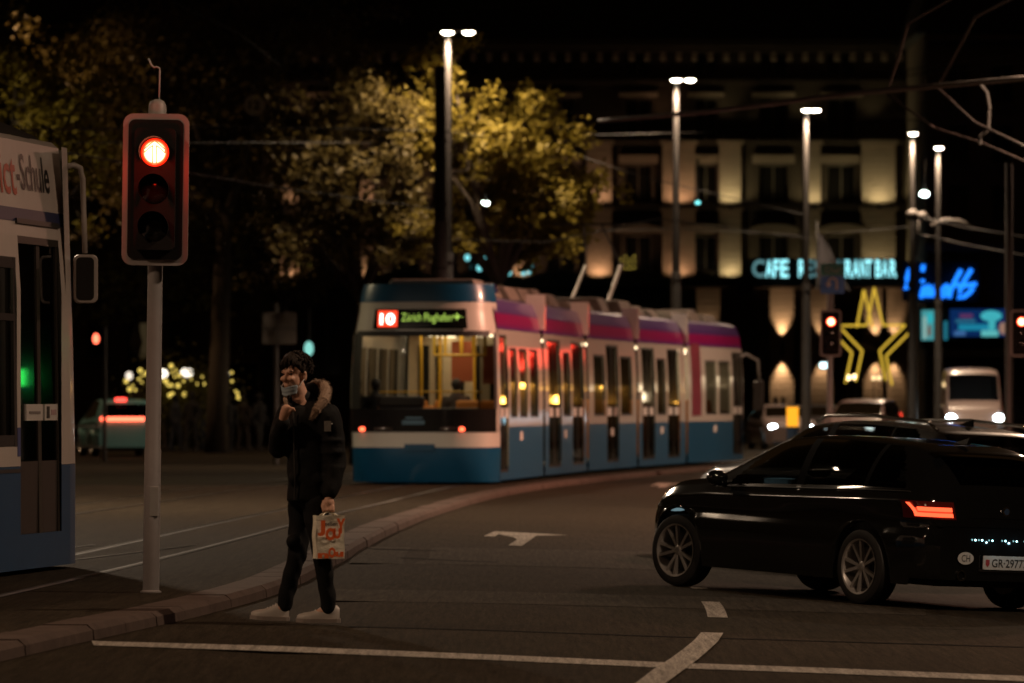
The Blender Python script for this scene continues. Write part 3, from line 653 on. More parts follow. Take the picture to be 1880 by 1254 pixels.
# small far signal on the left
Df = 128; x, yy_ = rs(190, Df); bz = top(x, yy_)
sg4 = thing('traffic_signal', 'small distant red traffic signal left of the big signal pole', 'traffic light', (x, yy_, bz))
MB().cone((.03, 0, 0), (.03, 0, HC+(HY-600)/FPX*Df-bz), .05).build('pole', grey, sg4); zc4 = HC+(HY-630)/FPX*Df-bz
MB().prism(rrect(.26, .75, .05, -.1, zc4), -.2, -.06).build('housing', boardm, sg4)
MB().lathe([(.0, .03), (.1, 0)], Matrix.Translation((-.17, -.21, zc4+.11)) @ Matrix.Rotation(PI/2, 4, 'X') @ Matrix.Diagonal((.8, 1.3, 1, 1)), 16).build('lens', glow('signal_red_far', (1, .14, .07), 4), sg4)

# ================================================================== PEDESTRIAN
def remesh(mb, name, vox, m, parent=None, it=2, noise=0, loc=None):
    me = bpy.data.meshes.new(name); me.from_pydata(mb.v, [], mb.f); me.update()
    o = bpy.data.objects.new(name, me); col.objects.link(o)
    r_ = o.modifiers.new('r', 'REMESH'); r_.mode = 'VOXEL'; r_.voxel_size = vox
    s_ = o.modifiers.new('s', 'SMOOTH'); s_.iterations = it; s_.factor = .5
    dg = bpy.context.evaluated_depsgraph_get(); dg.update()
    m2 = bpy.data.meshes.new_from_object(o.evaluated_get(dg)); bpy.data.objects.remove(o)
    if noise:
        n = len(m2.vertices); co = np.empty(n*3); m2.vertices.foreach_get('co', co); co = co.reshape(-1, 3)
        nr = np.empty(n*3); m2.vertices.foreach_get('normal', nr); nr = nr.reshape(-1, 3)
        d = np.sin(co[:, 2]*34+3*np.sin(co[:, 0]*17+co[:, 1]*11))*np.sin(co[:, 0]*23+co[:, 2]*9+1.3)
        co += nr*(d*noise)[:, None]; m2.vertices.foreach_set('co', co.ravel()); m2.update()
    m2.materials.clear(); return link(name, m2, m, parent, True, loc=loc)
def limb(mb, pts):       # [(point, radius)...]
    for k, (p, r) in enumerate(pts):
        mb.ball(p, r, 14, 10)
        if k: mb.cone(pts[k-1][0], p, pts[k-1][1], r, 14)
    return mb
def ell(mb, c, r, yaw=0, pitch=0, roll=0):
    return mb.ball(c, r, 20, 14, Matrix.Rotation(yaw, 3, 'Z') @ Matrix.Rotation(pitch, 3, 'X') @ Matrix.Rotation(roll, 3, 'Y'))
skin = mat('skin', (.55, .3, .2), .55, var=.08, scale=20)
pg_ = G(560, 1143)
SP = FPX/pg_[1]
def J(px, py, yo=0.): return Vector(((px-560)/SP, yo, (1143-py)/SP))
jacket_m = mat('parka_black', (.0055, .005, .0045), .8, var=.4, scale=30, bump=.35, spec=.2)
trouser_m = mat('trousers_black', (.005, .0048, .0048), .85, var=.2, scale=40, bump=.2, spec=.25)
b = MB()
hc = J(541, 690); Fd = Vector((-.58, -.81, 0)).normalized(); yaw = math.atan2(-Fd.x, Fd.y)*1.0
HM = Matrix.Rotation(math.atan2(Fd.y, Fd.x), 3, 'Z')      # local +x = face direction
def hp(fx, ly, z): return hc+HM @ Vector((fx, ly, z))      # forward, left, up
def hell(mb, c, r): return mb.ball(hp(*c), r, 20, 14, HM)
hell(b, (-.012, 0, .045), (.098, .076, .098)); hell(b, (.03, 0, -.03), (.06, .062, .085)); hell(b, (.045, 0, -.085), (.038, .042, .035))
hell(b, (.082, 0, .028), (.018, .055, .016))      # brow
hell(b, (.098, 0, -.02), (.024, .014, .026)); hell(b, (.09, 0, .008), (.014, .009, .03))   # nose
hell(b, (.078, .034, -.022), (.025, .022, .02)); hell(b, (.078, -.034, -.022), (.025, .022, .02))  # cheeks
hell(b, (.085, 0, -.06), (.016, .024, .008)); hell(b, (.083, 0, -.072), (.016, .022, .009))   # lips
for sg_ in (1, -1): hell(b, (-.012, sg_*.078, -.005), (.02, .01, .033)); hell(b, (-.008, sg_*.08, .018), (.018, .012, .016))
limb(b, [(hp(-.015, 0, -.06), .055), (J(556, 742, .01), .06)])
# shoulders, chest, pelvis (under the clothes) and limbs
shR, shL = J(528, 762, .1), J(603, 765, -.1); elR, wrR = J(512, 822, -.02), J(521, 772, -.21); elL, wrL = J(616, 850, -.1), J(606, 908, -.17)
hipR, knR, anR = J(553, 925, .08), J(545, 1018, .06), J(521, 1112, .1); hipL, knL, anL = J(579, 925, -.07), J(592, 1018, -.1), J(604, 1117, -.06)
limb(b, [(J(556, 745, .01), .07), (J(562, 790, .0), .11), (J(565, 860, 0), .1), (J(566, 905, 0), .085)])
limb(b, [(J(556, 755, .01), .06), (shR, .06), (elR, .042), (wrR, .027)]); limb(b, [(J(560, 755, -.01), .06), (shL, .06), (elL, .042), (wrL, .027)])
limb(b, [(J(566, 905), .07), (hipR, .07), (knR, .055), (anR, .04)]); limb(b, [(J(566, 905), .07), (hipL, .07), (knL, .055), (anL, .04)])
limb(b, [(anR, .04), (J(500, 1132, .1), .03)]); limb(b, [(anL, .04), (J(575, 1133, -.06), .03)])
# raised right hand, fingers curled at the chin strap
ph = J(524, 762, -.24); hd_ = (J(534, 736, -.25)-wrR).normalized()
limb(b, [(wrR, .027), (wrR+hd_*.05, .034), (wrR+hd_*.085, .033)]); ell(b, wrR+hd_*.06, (.034, .022, .04))
kn0 = wrR+hd_*.095
for k, (dx, ln) in enumerate(((-.026, .9), (-.009, 1.0), (.009, .95), (.025, .8))):
    p0 = kn0+Vector((dx, -.008+abs(dx)*.2, -.004*k)); p1 = p0+Vector((.022, -.014, .008))*ln; p2 = p1+Vector((.016, .014, -.018))*ln
    limb(b, [(p0, .0115), (p1, .0095), (p2, .008)])
limb(b, [(wrR+hd_*.04+Vector((.02, -.015, 0)), .013), (wrR+hd_*.075+Vector((.035, -.025, 0)), .0105), (wrR+hd_*.09+Vector((.045, -.02, 0)), .009)])
# left hand closed on the bag handles
pal = wrL+Vector((-.004, -.012, -.055)); limb(b, [(wrL, .027), (pal, .033)]); ell(b, pal, (.042, .026, .036))
for k, dx in enumerate((-.034, -.012, .011, .032)):
    p0 = pal+Vector((dx, -.018, -.022)); p1 = p0+Vector((0, -.012, -.026)); p2 = p1+Vector((0, .026, -.008)); p3 = p2+Vector((0, .012, .018))
    limb(b, [(p0, .0115), (p1, .0105), (p2, .0095), (p3, .0085)])
limb(b, [(pal+Vector((-.03, .0, .01)), .014), (pal+Vector((-.042, -.012, -.022)), .011), (pal+Vector((-.025, -.024, -.04)), .0095)])
person = remesh(b, 'person', .0065, skin, it=2, loc=pg_)
tag(person, 'person in black parka with fur hood carrying a paper bag past the kerb', 'person')
# --- parka
j = MB()
tors = [(748, 538, 582, .0), (765, 530, 604, .0), (800, 527, 606, .0), (850, 527, 606, .0), (890, 528, 606, .0), (921, 526, 604, .0)]
R = []
for py, xl, xr, yo in tors:
    c = J((xl+xr)/2, py, yo); a_ = (xr-xl)/2/SP; bb = .155 if py > 760 else .1
    R.append([(c.x+a_*math.copysign(abs(math.cos(t))**.8, math.cos(t)), c.y+bb*math.copysign(abs(math.sin(t))**.9, math.sin(t)), c.z) for t in np.linspace(0, 2*PI, 33)[:-1]])
n = 32; vs = [p for r_ in R for p in r_]; fs = []
for k in range(len(R)-1): fs += [(k*n+i, k*n+(i+1) % n, (k+1)*n+(i+1) % n, (k+1)*n+i) for i in range(n)]
fs += [tuple(range(n)), tuple(range((len(R)-1)*n, len(R)*n))[::-1]]; j.add(vs, fs)
limb(j, [(J(548, 760, .05), .085), (shR, .085), (J(516, 795, .05), .075), (elR+Vector((0, 0, -.0)), .072), (J(513, 800, -.1), .062), (wrR+Vector((0, .02, -.02)), .052)])
limb(j, [(J(578, 758, -.04), .085), (shL, .09), (J(612, 808, -.1), .085), (elL, .075), (J(613, 885, -.14), .062), (wrL+Vector((.003, .005, .015)), .05)])
for py, r1 in ((808, .089), (830, .085), (858, .078), (878, .07)):     # padded sleeve rolls
    c = J(float(np.interp(py, [765, 850, 908], [606, 617, 608])), py, -.11); j.ball(c, (r1*.98, r1*.98, .035), 18, 8)
for py in (785, 800): j.ball(J(517, py+10, .06), (.075, .075, .035), 16, 8)
limb(j, [(J(556, 750, .02), .085), (J(556, 735, .03), .075)])
j.ball(J(548, 880, -.115), (.06, .045, .06)); j.ball(J(582, 880, -.115), (.06, .045, .06))      # patch pockets
pk = remesh(j, 'parka', .011, jacket_m, person, 2, .0045)
MB().tube([J(540, 752, -.155), J(541, 800, -.165), J(543, 860, -.165), J(543, 916, -.165)], .006).build('zip', dark, person)
arm_n = J(603, 785, -.1)+Vector((-.012, -.088, 0))
MB().box(-.02, .026, -.004, .004, -.035, .035).build('sleeve_badge', mat('badge', (.2, .18, .16), .5, var=.7, scale=60), person, loc=arm_n+Vector((.01, -.006, .01)))
MB().ball(J(611, 778, -.2), .006).build('snap_button', ltgrey, person)
# collar and fur-trimmed hood lying on the back
hd_m = MB(); arc = []
for a in np.linspace(-.35, 3.5, 16):
    arc.append(J(568, 742)+Vector((.0+.105*math.cos(a-.35), .015+.09*math.sin(a-.35), .045+.055*math.sin((a+.3)*.95)-.0*a)))
hd_m.tube(arc, .05, 10, radii=[.035+.02*math.sin(PI*k/15) for k in range(16)])
hood = remesh(hd_m, 'hood', .01, jacket_m, person)
fur = MB(); fpts = [J(574, 768, -.15), J(584, 752, -.16), J(596, 735, -.13), J(600, 718, -.06), J(594, 706, .03), J(580, 704, .1), J(566, 712, .14), J(552, 730, .12)]
frad = [.012, .028, .034, .033, .03, .028, .024, .016]
fs2 = []; fr2 = []
for k in range(len(fpts)-1):
    for q in range(4): t = q/4; fs2.append(fpts[k].lerp(fpts[k+1], t)); fr2.append(frad[k]*(1-t)+frad[k+1]*t)
fs2.append(fpts[-1]); fr2.append(frad[-1]); fur.tube(fs2, .03, 10, radii=fr2)
for k in range(4200):
    i = random.randrange(len(fs2)); c = fs2[i]+Vector((random.gauss(0, .004), random.gauss(0, .004), random.gauss(0, .004)))
    d = Vector((random.gauss(0, 1), random.gauss(0, 1), random.gauss(0, 1))).normalized(); r_ = fr2[i]; q = c+d*r_*.85; e_ = c+d*(r_+random.uniform(.004, .012))+Vector((0, 0, -.003)); s_ = d.orthogonal().normalized()*.0028
    fur.add([q-s_, q+s_, e_], [(0, 1, 2)])
fur.build('fur_trim', mat('fur_tan', (.3, .2, .135), .85, var=.35, scale=60), person)
fl = MB(); fl.tube([J(527, 745, -.1), J(524, 732, -.06), J(530, 718, .04)], .014); fl.build('fur_trim', MATS['fur_tan'], person, True)
# --- trousers
t = MB()
limb(t, [(J(563, 905, .02), .125), (hipR, .095), (J(549, 975, .08), .078), (knR, .066), (J(531, 1068, .085), .057), (J(521, 1112, .1), .055)])
limb(t, [(J(570, 905, -.02), .125), (hipL, .095), (J(586, 975, -.09), .078), (knL, .066), (J(599, 1068, -.085), .057), (J(604, 1115, -.06), .055)])
t.ball(J(538, 995, .02), (.05, .07, .05))
remesh(t, 'trousers', .011, trouser_m, person, 2, .005)
# --- shoes: white leather sneakers
shoe_m = mat('sneaker_white', (.45, .4, .36), .5, var=.15, scale=20); sole_m = mat('sneaker_sole', (.3, .25, .22), .6)
def shoe(heel, toe, yo, lift):
    hx2, tx = (heel-560)/SP, (toe-560)/SP; zb = (1143-lift)/SP*0; s = MB(); L = hx2-tx; sl = MB(); R = []; R2 = []
    for u, w, h in ((0, .026, .075), (.06, .036, .095), (.2, .039, .1), (.35, .04, .09), (.5, .043, .066), (.68, .05, .052), (.84, .047, .045), (.95, .033, .036), (1.0, .012, .026)):
        x = hx2-L*u
        R.append([(x, yo+w*math.cos(a), .022+h*max(0, math.sin(a))**.75) for a in np.linspace(0, PI, 13)])
        R2.append([(x+(.006 if u == 0 else (-.006 if u == 1 else 0)), yo+c*(w+.005), z+(.012*max(0, u-.75)**1)*1.5) for c, z in ((1, .0), (1, .026), (-1, .026), (-1, .0))])
    s.grid(R); sl.grid([r_+[r_[0]] for r_ in R2]); sl.add(R2[0], [(0,1,2,3)]); sl.add(R2[-1], [(3,2,1,0)])
    so = s.build('shoe', shoe_m, person, True); sl.build('sole', sole_m, so)
    lc = MB()
    for u in (.36, .43, .5, .57):
        x = hx2-L*u; hh = .022+float(np.interp(u, [.35, .5, .68], [.09, .066, .052])); lc.tube([(x, yo-.022, hh-.012), (x, yo, hh+.003), (x, yo+.022, hh-.012)], .0035, 6)
    lc.build('laces', sticker, so)
    return so
s1 = shoe(529, 459, .1, 0); s1.location.z = .004; s1.rotation_euler = (0, .035, 0)
shoe(624, 546, -.06, 0).location.z = .002
# --- head details
hair = MB(); hair.ball(hp(-.026, 0, .062), (.104, .086, .09), 20, 14, HM)
random.seed(3)
for k in range(170):
    a = random.uniform(0, 2*PI); zz = random.uniform(-.35, 1); rr = math.sqrt(max(0, 1-zz*zz)); fx, ly = rr*math.cos(a), rr*math.sin(a)
    if fx > .2 and zz < .45: continue
    if fx > -.3 and zz < .12: continue
    c_ = hp(-.026+.104*fx, .086*ly, .062+.09*zz); t_ = Vector((random.gauss(0, .012), random.gauss(0, .012), -.018)); limb(hair, [(c_, random.uniform(.009, .016)), (c_+t_, .006)])
for k in range(22):     # fringe falling to the brow, parted to one side
    ly = -.066+.132*k/21; u_ = abs(ly)/.066; zt_ = .128-.03*u_*u_; fx_ = .066-.04*u_*u_
    limb(hair, [(hp(fx_-.02, ly, zt_+.012), .016), (hp(fx_+.012, ly, zt_-.018), .012), (hp(fx_+.02, ly+random.uniform(-.02, .02), .066+.02*math.sin(ly*60)+random.uniform(-.012, .02)), .004)])
for ly in (.074, -.074):
    for k in range(4): limb(hair, [(hp(.0-.012*k, ly, .06), .013), (hp(.012-.016*k, ly*1.06, .022 if k < 2 else .0), .006)])
hair_m = mat('hair_brown', (.016, .009, .005), .75, var=.5, scale=60, spec=.2)
remesh(hair, 'hair', .0062, hair_m, person, 1, .003)
lk = MB(); rnd = random.Random(9)
for k in range(420):      # loose curls over the cap
    a = rnd.uniform(0, 2*PI); zz = rnd.uniform(-.3, 1); rr = math.sqrt(max(0, 1-zz*zz)); fx, ly = rr*math.cos(a), rr*math.sin(a)
    if fx > .25 and zz < .4: continue
    if fx > -.25 and zz < .1: continue
    n_ = Vector((fx, ly, zz)); c_ = Vector((-.026+.104*fx, .086*ly, .062+.09*zz)); t_ = Vector((rnd.gauss(0, 1), rnd.gauss(0, 1), -.6)); t_ = (t_-n_*t_.dot(n_)).normalized(); L_ = rnd.uniform(.02, .045); ph = rnd.uniform(0, 6)
    lk.tube([hp(*(c_+t_*L_*u+n_*(.012*math.sin(PI*u)+.004)+n_.cross(t_)*.007*math.sin(ph+u*5))) for u in np.linspace(0, 1, 5)], .003, 5, radii=[.004, .0045, .004, .003, .0012])
for k in range(34):
    ly = rnd.uniform(-.068, .068); u_ = abs(ly)/.066; zt_ = .13-.03*u_*u_; fx_ = .068-.04*u_*u_; e_ = rnd.uniform(.035, .08); w_ = rnd.uniform(-.025, .025)
    lk.tube([hp(fx_-.01, ly, zt_+.016), hp(fx_+.022, ly+w_*.3, zt_-.012), hp(fx_+.034, ly+w_*.7, (zt_+e_)/2), hp(fx_+.03, ly+w_, e_)], .004, 5, radii=[.006, .006, .005, .0015])
lk.build('hair_curls', hair_m, person, True)
eye_m = mat('eye_dark', (.02, .014, .01), .2)
for ly in (.03, -.03):
    MB().ball(hp(.081, ly, .012), (.009, .014, .0055), 10, 6, HM).build('eye', eye_m, person, True)
    MB().ball(hp(.089, ly*1.05, .031), (.008, .021, .005), 10, 6, HM).build('eyebrow', MATS['hair_brown'], person, True)
mk = MB(); R = []
for vz in np.linspace(-.142, -.082, 8):
    k = (vz+.142)/.06; row = []
    for a in np.linspace(-1.25, 1.25, 17):
        rr = .068+.012*k; row.append(hp(.03+rr*math.cos(a)*1.0+.0025*math.sin(k*14), rr*.92*math.sin(a), vz+.018*abs(a)*.9))
    R.append(row)
mk.grid(R); mko = mk.build('face_mask', mat('mask_blue', (.3, .36, .4), .75, var=.15, scale=30), person, True)
sm = mko.modifiers.new('thick', 'SOLIDIFY'); sm.thickness = .003
for s_ in (1, -1): MB().tube([hp(.05, s_*.072, -.08), hp(.02, s_*.08, -.04), hp(-.025, s_*.085, -.005)], .002, 6).build('mask_loop', sticker, person)
# --- paper bag held in the hand
bl_ = pg_[0]; grip = pal+Vector((0, -.012, -.055))
bx0, bx1, bz0, bz1 = (577-560)/SP, (634-560)/SP, (1143-1024)/SP, (1143-945)/SP
bag = thing('paper_bag', 'white paper carrier bag with orange lettering in the pedestrian\'s hand', 'bag', (pg_[0]+grip.x, pg_[1]+grip.y, pg_[2]+bz0), math.radians(16))
bw, bh, bdp = .195, bz1-bz0, .1
paper = mat('bag_paper', (.88, .78, .62), .6, var=.22, scale=7, bump=.5)
R = []
for z in np.linspace(0, bh, 9):
    k = math.sin(z*31)*.004
    R.append([(-bw/2+k, -bdp/2, z), (0, -bdp/2-.006*math.sin(z*22), z), (bw/2+k*.5, -bdp/2, z), (bw/2-.006, 0, z), (bw/2+k*.5, bdp/2, z), (-bw/2+k, bdp/2, z), (-bw/2+.012, 0, z), (-bw/2+k, -bdp/2, z)])
bagb = MB().grid(R); bagb.add(R[0][:7], [tuple(range(6, -1, -1))]); bagb.build('bag_body', paper, bag)
hz_ = pg_[2]+grip.z-(pg_[2]+bz0)
for yb in (-bdp/2+.004, bdp/2-.004):
    MB().tube([(-.055, yb, bh-.03), (-.05, yb*.9, bh), (-.03, yb*.35, hz_-.012), (0, yb*.25, hz_), (.03, yb*.35, hz_-.012), (.05, yb*.9, bh), (.055, yb, bh-.03)], .0045, 6).build('handle', paper, bag)
op = mat('print_orange', (.9, .15, .025), .6); bk = mat('print_black', (.04, .03, .03), .6)
def bprint(b_, w, h, cx, cz, m, nm, bold): text(b_, w, h, cx=cx, cz=cz, y=-bdp/2-.0085, bold=bold).build(nm, m, bag)
bprint('J', .052, .105, -.062, bh-.085, op, 'orange_letter', .05); bprint('O', .07, .085, .0, bh-.125, op, 'orange_letter', .06)
bprint('U', .05, .07, .045, bh-.12, op, 'orange_letter', .06); bprint('Y', .06, .1, .072, bh-.07, op, 'orange_letter', .05)
bprint('eelSon', .085, .028, .005, bh-.055, bk, 'small_lettering', .01)
bprint('O', .05, .07, .01, .042, op, 'orange_letter', .06); bprint('n', .075, .035, -.05, .022, op, 'orange_letter', .05); bprint('u', .06, .035, .06, .03, op, 'orange_letter', .05)

# ================================================================== CARS
def cat_rows(K, n):     # Catmull-Rom resample of a list of control values (m,3)
    K = np.array(K); m = len(K); t = np.linspace(0, m-1, n); i = np.clip(t.astype(int), 0, m-2); u = (t-i)[:, None]
    g = lambda k: K[np.clip(k, 0, m-1)]
    p0, p1, p2, p3 = g(i-1), g(i), g(i+1), g(i+2)
    return .5*((2*p1)+(-p0+p2)*u+(2*p0-5*p1+4*p2-p3)*u**2+(-p0+3*p1-3*p2+p3)*u**3)
HATCH = dict(yr=-.86, yf=3.46, fa=2.69, wr=.32,
    zt=[(-.86,.70),(-.845,.84),(-.80,.985),(-.70,1.13),(-.56,1.27),(-.46,1.33),(-.2,1.385),(.5,1.42),(1.0,1.42),(1.45,1.385),(1.9,1.2),(2.3,1.0),(2.8,.945),(3.15,.86),(3.36,.74),(3.46,.58)],
    zb=[(-.86,.68),(-.845,.8),(-.8,.92),(-.6,.975),(0,.965),(1,.94),(2,.915),(2.3,.91),(2.8,.87),(3.15,.78),(3.36,.66),(3.46,.52)],
    w=[(-.86,.66),(-.82,.76),(-.72,.82),(-.5,.86),(0,.882),(1,.868),(2,.87),(2.69,.882),(3.0,.86),(3.25,.78),(3.38,.68),(3.46,.5)],
    wt=[(-.86,.44),(-.6,.5),(-.4,.55),(.5,.62),(1.45,.6),(1.9,.64),(2.3,.72),(2.8,.74),(3.15,.68),(3.46,.38)])
for _k in ('zt', 'zb', 'w', 'wt'): HATCH[_k] = [(y if y < 2.9 else 2.9+(y-2.9)*.72, v) for y, v in HATCH[_k]]
HATCH['yf'] = 2.9+.56*.72
def table(T, y):
    a = np.array(T); return np.interp(y, a[:, 0], a[:, 1])
def smooth_table(T, ys):
    v = table(T, ys); k = np.ones(7)/7; return np.convolve(np.pad(v, 3, 'edge'), k, 'valid')
def car_surface(S, ny_=170, nr=44):
    yr, yf = S['yr'], S['yf']; u = np.linspace(0, 1, ny_); ys = yr+(yf-yr)*(u+.06*np.sin(2*PI*u)*-1)
    ys = np.sort(ys); ys[0] = yr; ys[-1] = yf
    zt, zb, w, wt = [smooth_table(S[k], ys) for k in ('zt', 'zb', 'w', 'wt')]
    P_ = np.zeros((ny_, nr, 3)); sc = S.get('zs', 1)
    for i, y in enumerate(ys):
        zs = .2*sc+ (.06 if y < -.6 or y > 3.3 else 0)
        for yc in (0, S['fa']):
            d = abs(y-yc); ra = S['wr']+.055
            if d < ra: zs = max(zs, S['wr']+math.sqrt(ra*ra-d*d))
        h = zt[i]-zb[i]; b0 = zb[i]
        rows = [(w[i]*.955, zs), (w[i]*.985, .33*sc), (w[i], .47*sc), (w[i]*1.0, .6*sc), (w[i]*(.962+.012*math.sin(y*2.2+.4)), .7*sc), (w[i]*.976, b0-.12), (w[i]*.985, b0-.075), (w[i]*.93, b0),
                (w[i]*.93*.75+wt[i]*.25, b0+h*.33), (w[i]*.93*.35+wt[i]*.65, b0+h*.68), (wt[i], b0+h*.88), (wt[i]*.9, b0+h*.955), (wt[i]*.6, b0+h*.99), (0, zt[i])]
        out = []; pz = -1
        for k, (x, z) in enumerate(rows):
            z = max(z, zs+.006*k) if k < 7 else max(z, pz+.002)
            z = max(z, pz+.001); pz = z; out.append((-x, y, z))
        P_[i] = cat_rows(out, nr)
    return ys, P_
def car(label, loc, heading, S, paint_m, group=None, front=None, tail=None, name='car', extras=False, wheelsteer=0, glass_m=None, nodes=(170, 44), cat='car', slope=True):
    t = thing(name, label, cat, loc, 0, group)
    h = Vector((*heading, 0)).normalized(); up = Vector((.05*(1-sst(55, 82, loc[1])), 0, 1)).normalized() if slope else Vector((0, 0, 1))
    r = h.cross(up).normalized(); f = up.cross(r)
    t.rotation_euler = Matrix((r, f, up)).transposed().to_euler()
    ys, Pm = car_surface(S, *nodes); ny_, nr = len(ys), Pm.shape[1]
    gm = glass_m or glass('car_glass', (.16, .16, .15), .1)
    R0 = nr-1; rowk = lambda k: int(round(k/13*R0))
    cells = {}
    zt = smooth_table(S['zt'], ys); zb = smooth_table(S['zb'], ys); hh = zt-zb
    def cls(i, j):
        y = (ys[i]+ys[i+1])/2; k = (j+.5)/R0*13; h_ = (hh[i]+hh[i+1])/2; sl = (zt[i+1]-zt[i])/(ys[i+1]-ys[i])
        W = S.get('win', (-.52, .02, .93, 1.03, 2.12))
        if 7.15 < k < 10.2 and h_ > .12:
            if W[4]-.17*(k-7) < y or y < W[0]+.12*(k-7): return 'body'
            if W[0]+.12*(k-7) < y < W[1]-.0: return 'quarter_window'
            if W[1]+.05 < y < W[2]: return 'rear_side_window'
            if W[3] < y < W[4]-.17*(k-7): return 'front_side_window'
            if W[0] > -5: return 'door_pillar' if y > .5 else 'quarter_pillar'
        if k > 10.9:
            if S.get('rw', (-.75, -.5))[0] < y < S.get('rw', (-.75, -.5))[1]: return 'rear_window'
            if S.get('ws', (1.5, 2.26))[0] < y < S.get('ws', (1.5, 2.26))[1]: return 'windscreen'
        if k < 7:
            if y < -.62: return 'rear_bumper' if k < 4.4 else 'body'
            if .42 < y < .98 and k > .9 and k < 7: return 'rear_door'
            if 1.0 < y < 2.08 and k > .9: return 'front_door'
            if y > 3.12: return 'front_bumper'
        elif k > 7.2 and y > S.get('ws', (1.5, 2.26))[1]+.04 and y < 3.3: return 'bonnet'
        elif k > 10.5 and y < S.get('rw', (-.75, -.5))[0]: return 'tailgate'
        return 'body'
    for i in range(ny_-1):
        for j_ in range(nr-1): cells.setdefault(cls(i, j_), []).append((i, j_))
    V = Pm.reshape(-1, 3); Vm = V*np.array([-1, 1, 1]); nV = len(V)
    sides = {'door_pillar', 'quarter_pillar', 'front_door', 'rear_door', 'front_side_window', 'rear_side_window', 'quarter_window'}
    for nm, cl in cells.items():
        for part in ((0, 1) if nm in sides else (2,)):
            used = {}; vs = []; fs = []
            def vid(a):
                if a not in used: used[a] = len(vs); vs.append(tuple(V[a]) if a < nV else tuple(Vm[a-nV]))
                return used[a]
            for i, j_ in cl:
                a = i*nr+j_; q = (a, a+nr, a+nr+1, a+1)
                if part in (0, 2): fs.append(tuple(vid(x) for x in q))
                if part in (1, 2):
                    q2 = tuple((x+nV) if (x % nr) != nr-1 else x for x in q); fs.append(tuple(vid(x) for x in q2[::-1]))
            if nm in ('body', 'rear_bumper', 'front_bumper'):     # close the ends
                for cond, i in ((nm != 'front_bumper', 0), (nm != 'rear_bumper', ny_-1)):
                    rows_ = sorted({j_ for (ii, j_) in cl if ii == (0 if i == 0 else ny_-2)})
                    for j_ in rows_:
                        a = i*nr+j_; b_ = a+1; A_ = a+nV; B_ = b_+nV if (b_ % nr) != nr-1 else b_
                        q = (a, b_, B_, A_) if i == 0 else (A_, B_, b_, a)
                        if len(set(q)) == 4: fs.append(tuple(vid(x) for x in q))
            mb = MB(); mb.v = vs; mb.f = fs
            mb.build(nm, mat('pillar_black', (.006, .006, .006), .9, spec=.05) if 'pillar' in nm else gm if 'window' in nm or nm == 'windscreen' else paint_m, t, 'auto')
    # underbody, seats
    MB().box(-.62, .62, S['yr']+.15, S['yf']-.2, .2, .62).build('underbody', black, t)
    for sx in (-.38, .38):
        for yb in (.35, 1.25):
            MB().box(sx-.24, sx+.24, yb, yb+.14, .5, 1.02).box(sx-.24, sx+.24, yb+.1, yb+.6, .42, .58).box(sx-.12, sx+.12, yb-.02, yb+.08, 1.04, 1.22).build('seat', mat('car_seat', (.03, .028, .026), .8), t, bevel=.05)
    MB().box(-.7, .7, 1.95, 2.2, .7, .95).build('dashboard', dark, t, bevel=.05)
    rim_m = mat('alloy_rim', (.5, .47, .44), .35, metal=.7)
    for sx in (-1, 1):
        for yc in (0, S['fa']):
            wr_ = S['wr']; xw = sx*(S.get('track', .775))
            ow = bpy.data.objects.new('wheel', None); col.objects.link(ow); ow.parent = t; ow.location = (xw, yc, wr_); ow.empty_display_size = .1
            ow.rotation_euler = (0, 0, (wheelsteer if yc else 0)+(PI if sx > 0 else 0))       # local -x faces outward
            M = Matrix.Rotation(-PI/2, 4, 'Y')
            MB().lathe([(.222, -.09), (wr_*.86, -.105), (wr_*.97, -.09), (wr_, -.06), (wr_, .06), (wr_*.97, .09), (wr_*.86, .105), (.235, .098), (.222, .06)], M, 40).build('tyre', black, ow, 'auto')
            rm = MB().lathe([(.228, .098), (.235, .104), (.222, .1), (.212, .07), (.205, -.08), (.0, -.085)], M, 40)
            rm.lathe([(.0, .075), (.03, .078), (.045, .07), (.05, .02)], M, 20)
            if extras:
                for k in range(10):
                    a = 2*PI*(k//2)/5+(.17 if k % 2 else -.17); a2 = 2*PI*(k//2)/5+(.25 if k % 2 else -.25)
                    d0 = Vector((0, math.cos(a), math.sin(a))); d1 = Vector((0, math.cos(a2), math.sin(a2))); s0_ = Vector((0, -d1.z, d1.y))
                    q = [Vector((-.07, 0, 0))+d0*.04-s0_*.013, Vector((-.07, 0, 0))+d0*.04+s0_*.013, Vector((-.088, 0, 0))+d1*.215+s0_*.014, Vector((-.088, 0, 0))+d1*.215-s0_*.014]
                    rm.add(q+[v+Vector((.03, 0, 0)) for v in q], [(0,1,2,3),(0,4,5,1),(2,6,7,3),(1,5,6,2),(3,7,4,0)])
            else:
                for k in range(5):
                    a = 2*PI*k/5; d0 = Vector((0, math.cos(a), math.sin(a))); s0_ = Vector((0, -d0.z, d0.y))*.03
                    q = [Vector((-.07, 0, 0))+d0*.03-s0_, Vector((-.07, 0, 0))+d0*.03+s0_, Vector((-.088, 0, 0))+d0*.215+s0_, Vector((-.088, 0, 0))+d0*.215-s0_]; rm.add(q, [(0,1,2,3)])
            ro = rm.build('rim', rim_m, ow, 'auto')
            MB().lathe([(.0, -.03), (.19, -.03)], M, 24).build('brake_disc', mat('brake_dark', (.03, .028, .026), .5), ow)
    if front:
        for sx in (-1, 1):
            c = Vector((sx*front[1], S['yf']-.14, front[2])); MB().ball(c, (front[3], .12, front[4]), 14, 8).build('headlight', front[0], t, True)
    if tail:
        for sx in (-1, 1):
            c = Vector((sx*.62, S['yr']+.06, .84)); MB().ball(c, (.14, .08, .07), 14, 8).build('tail_light', tail, t, True)
    return t, Pm, ys
carblack = mat('car_paint_black', (.004, .0045, .005), .12, coat=1, spec=.5)
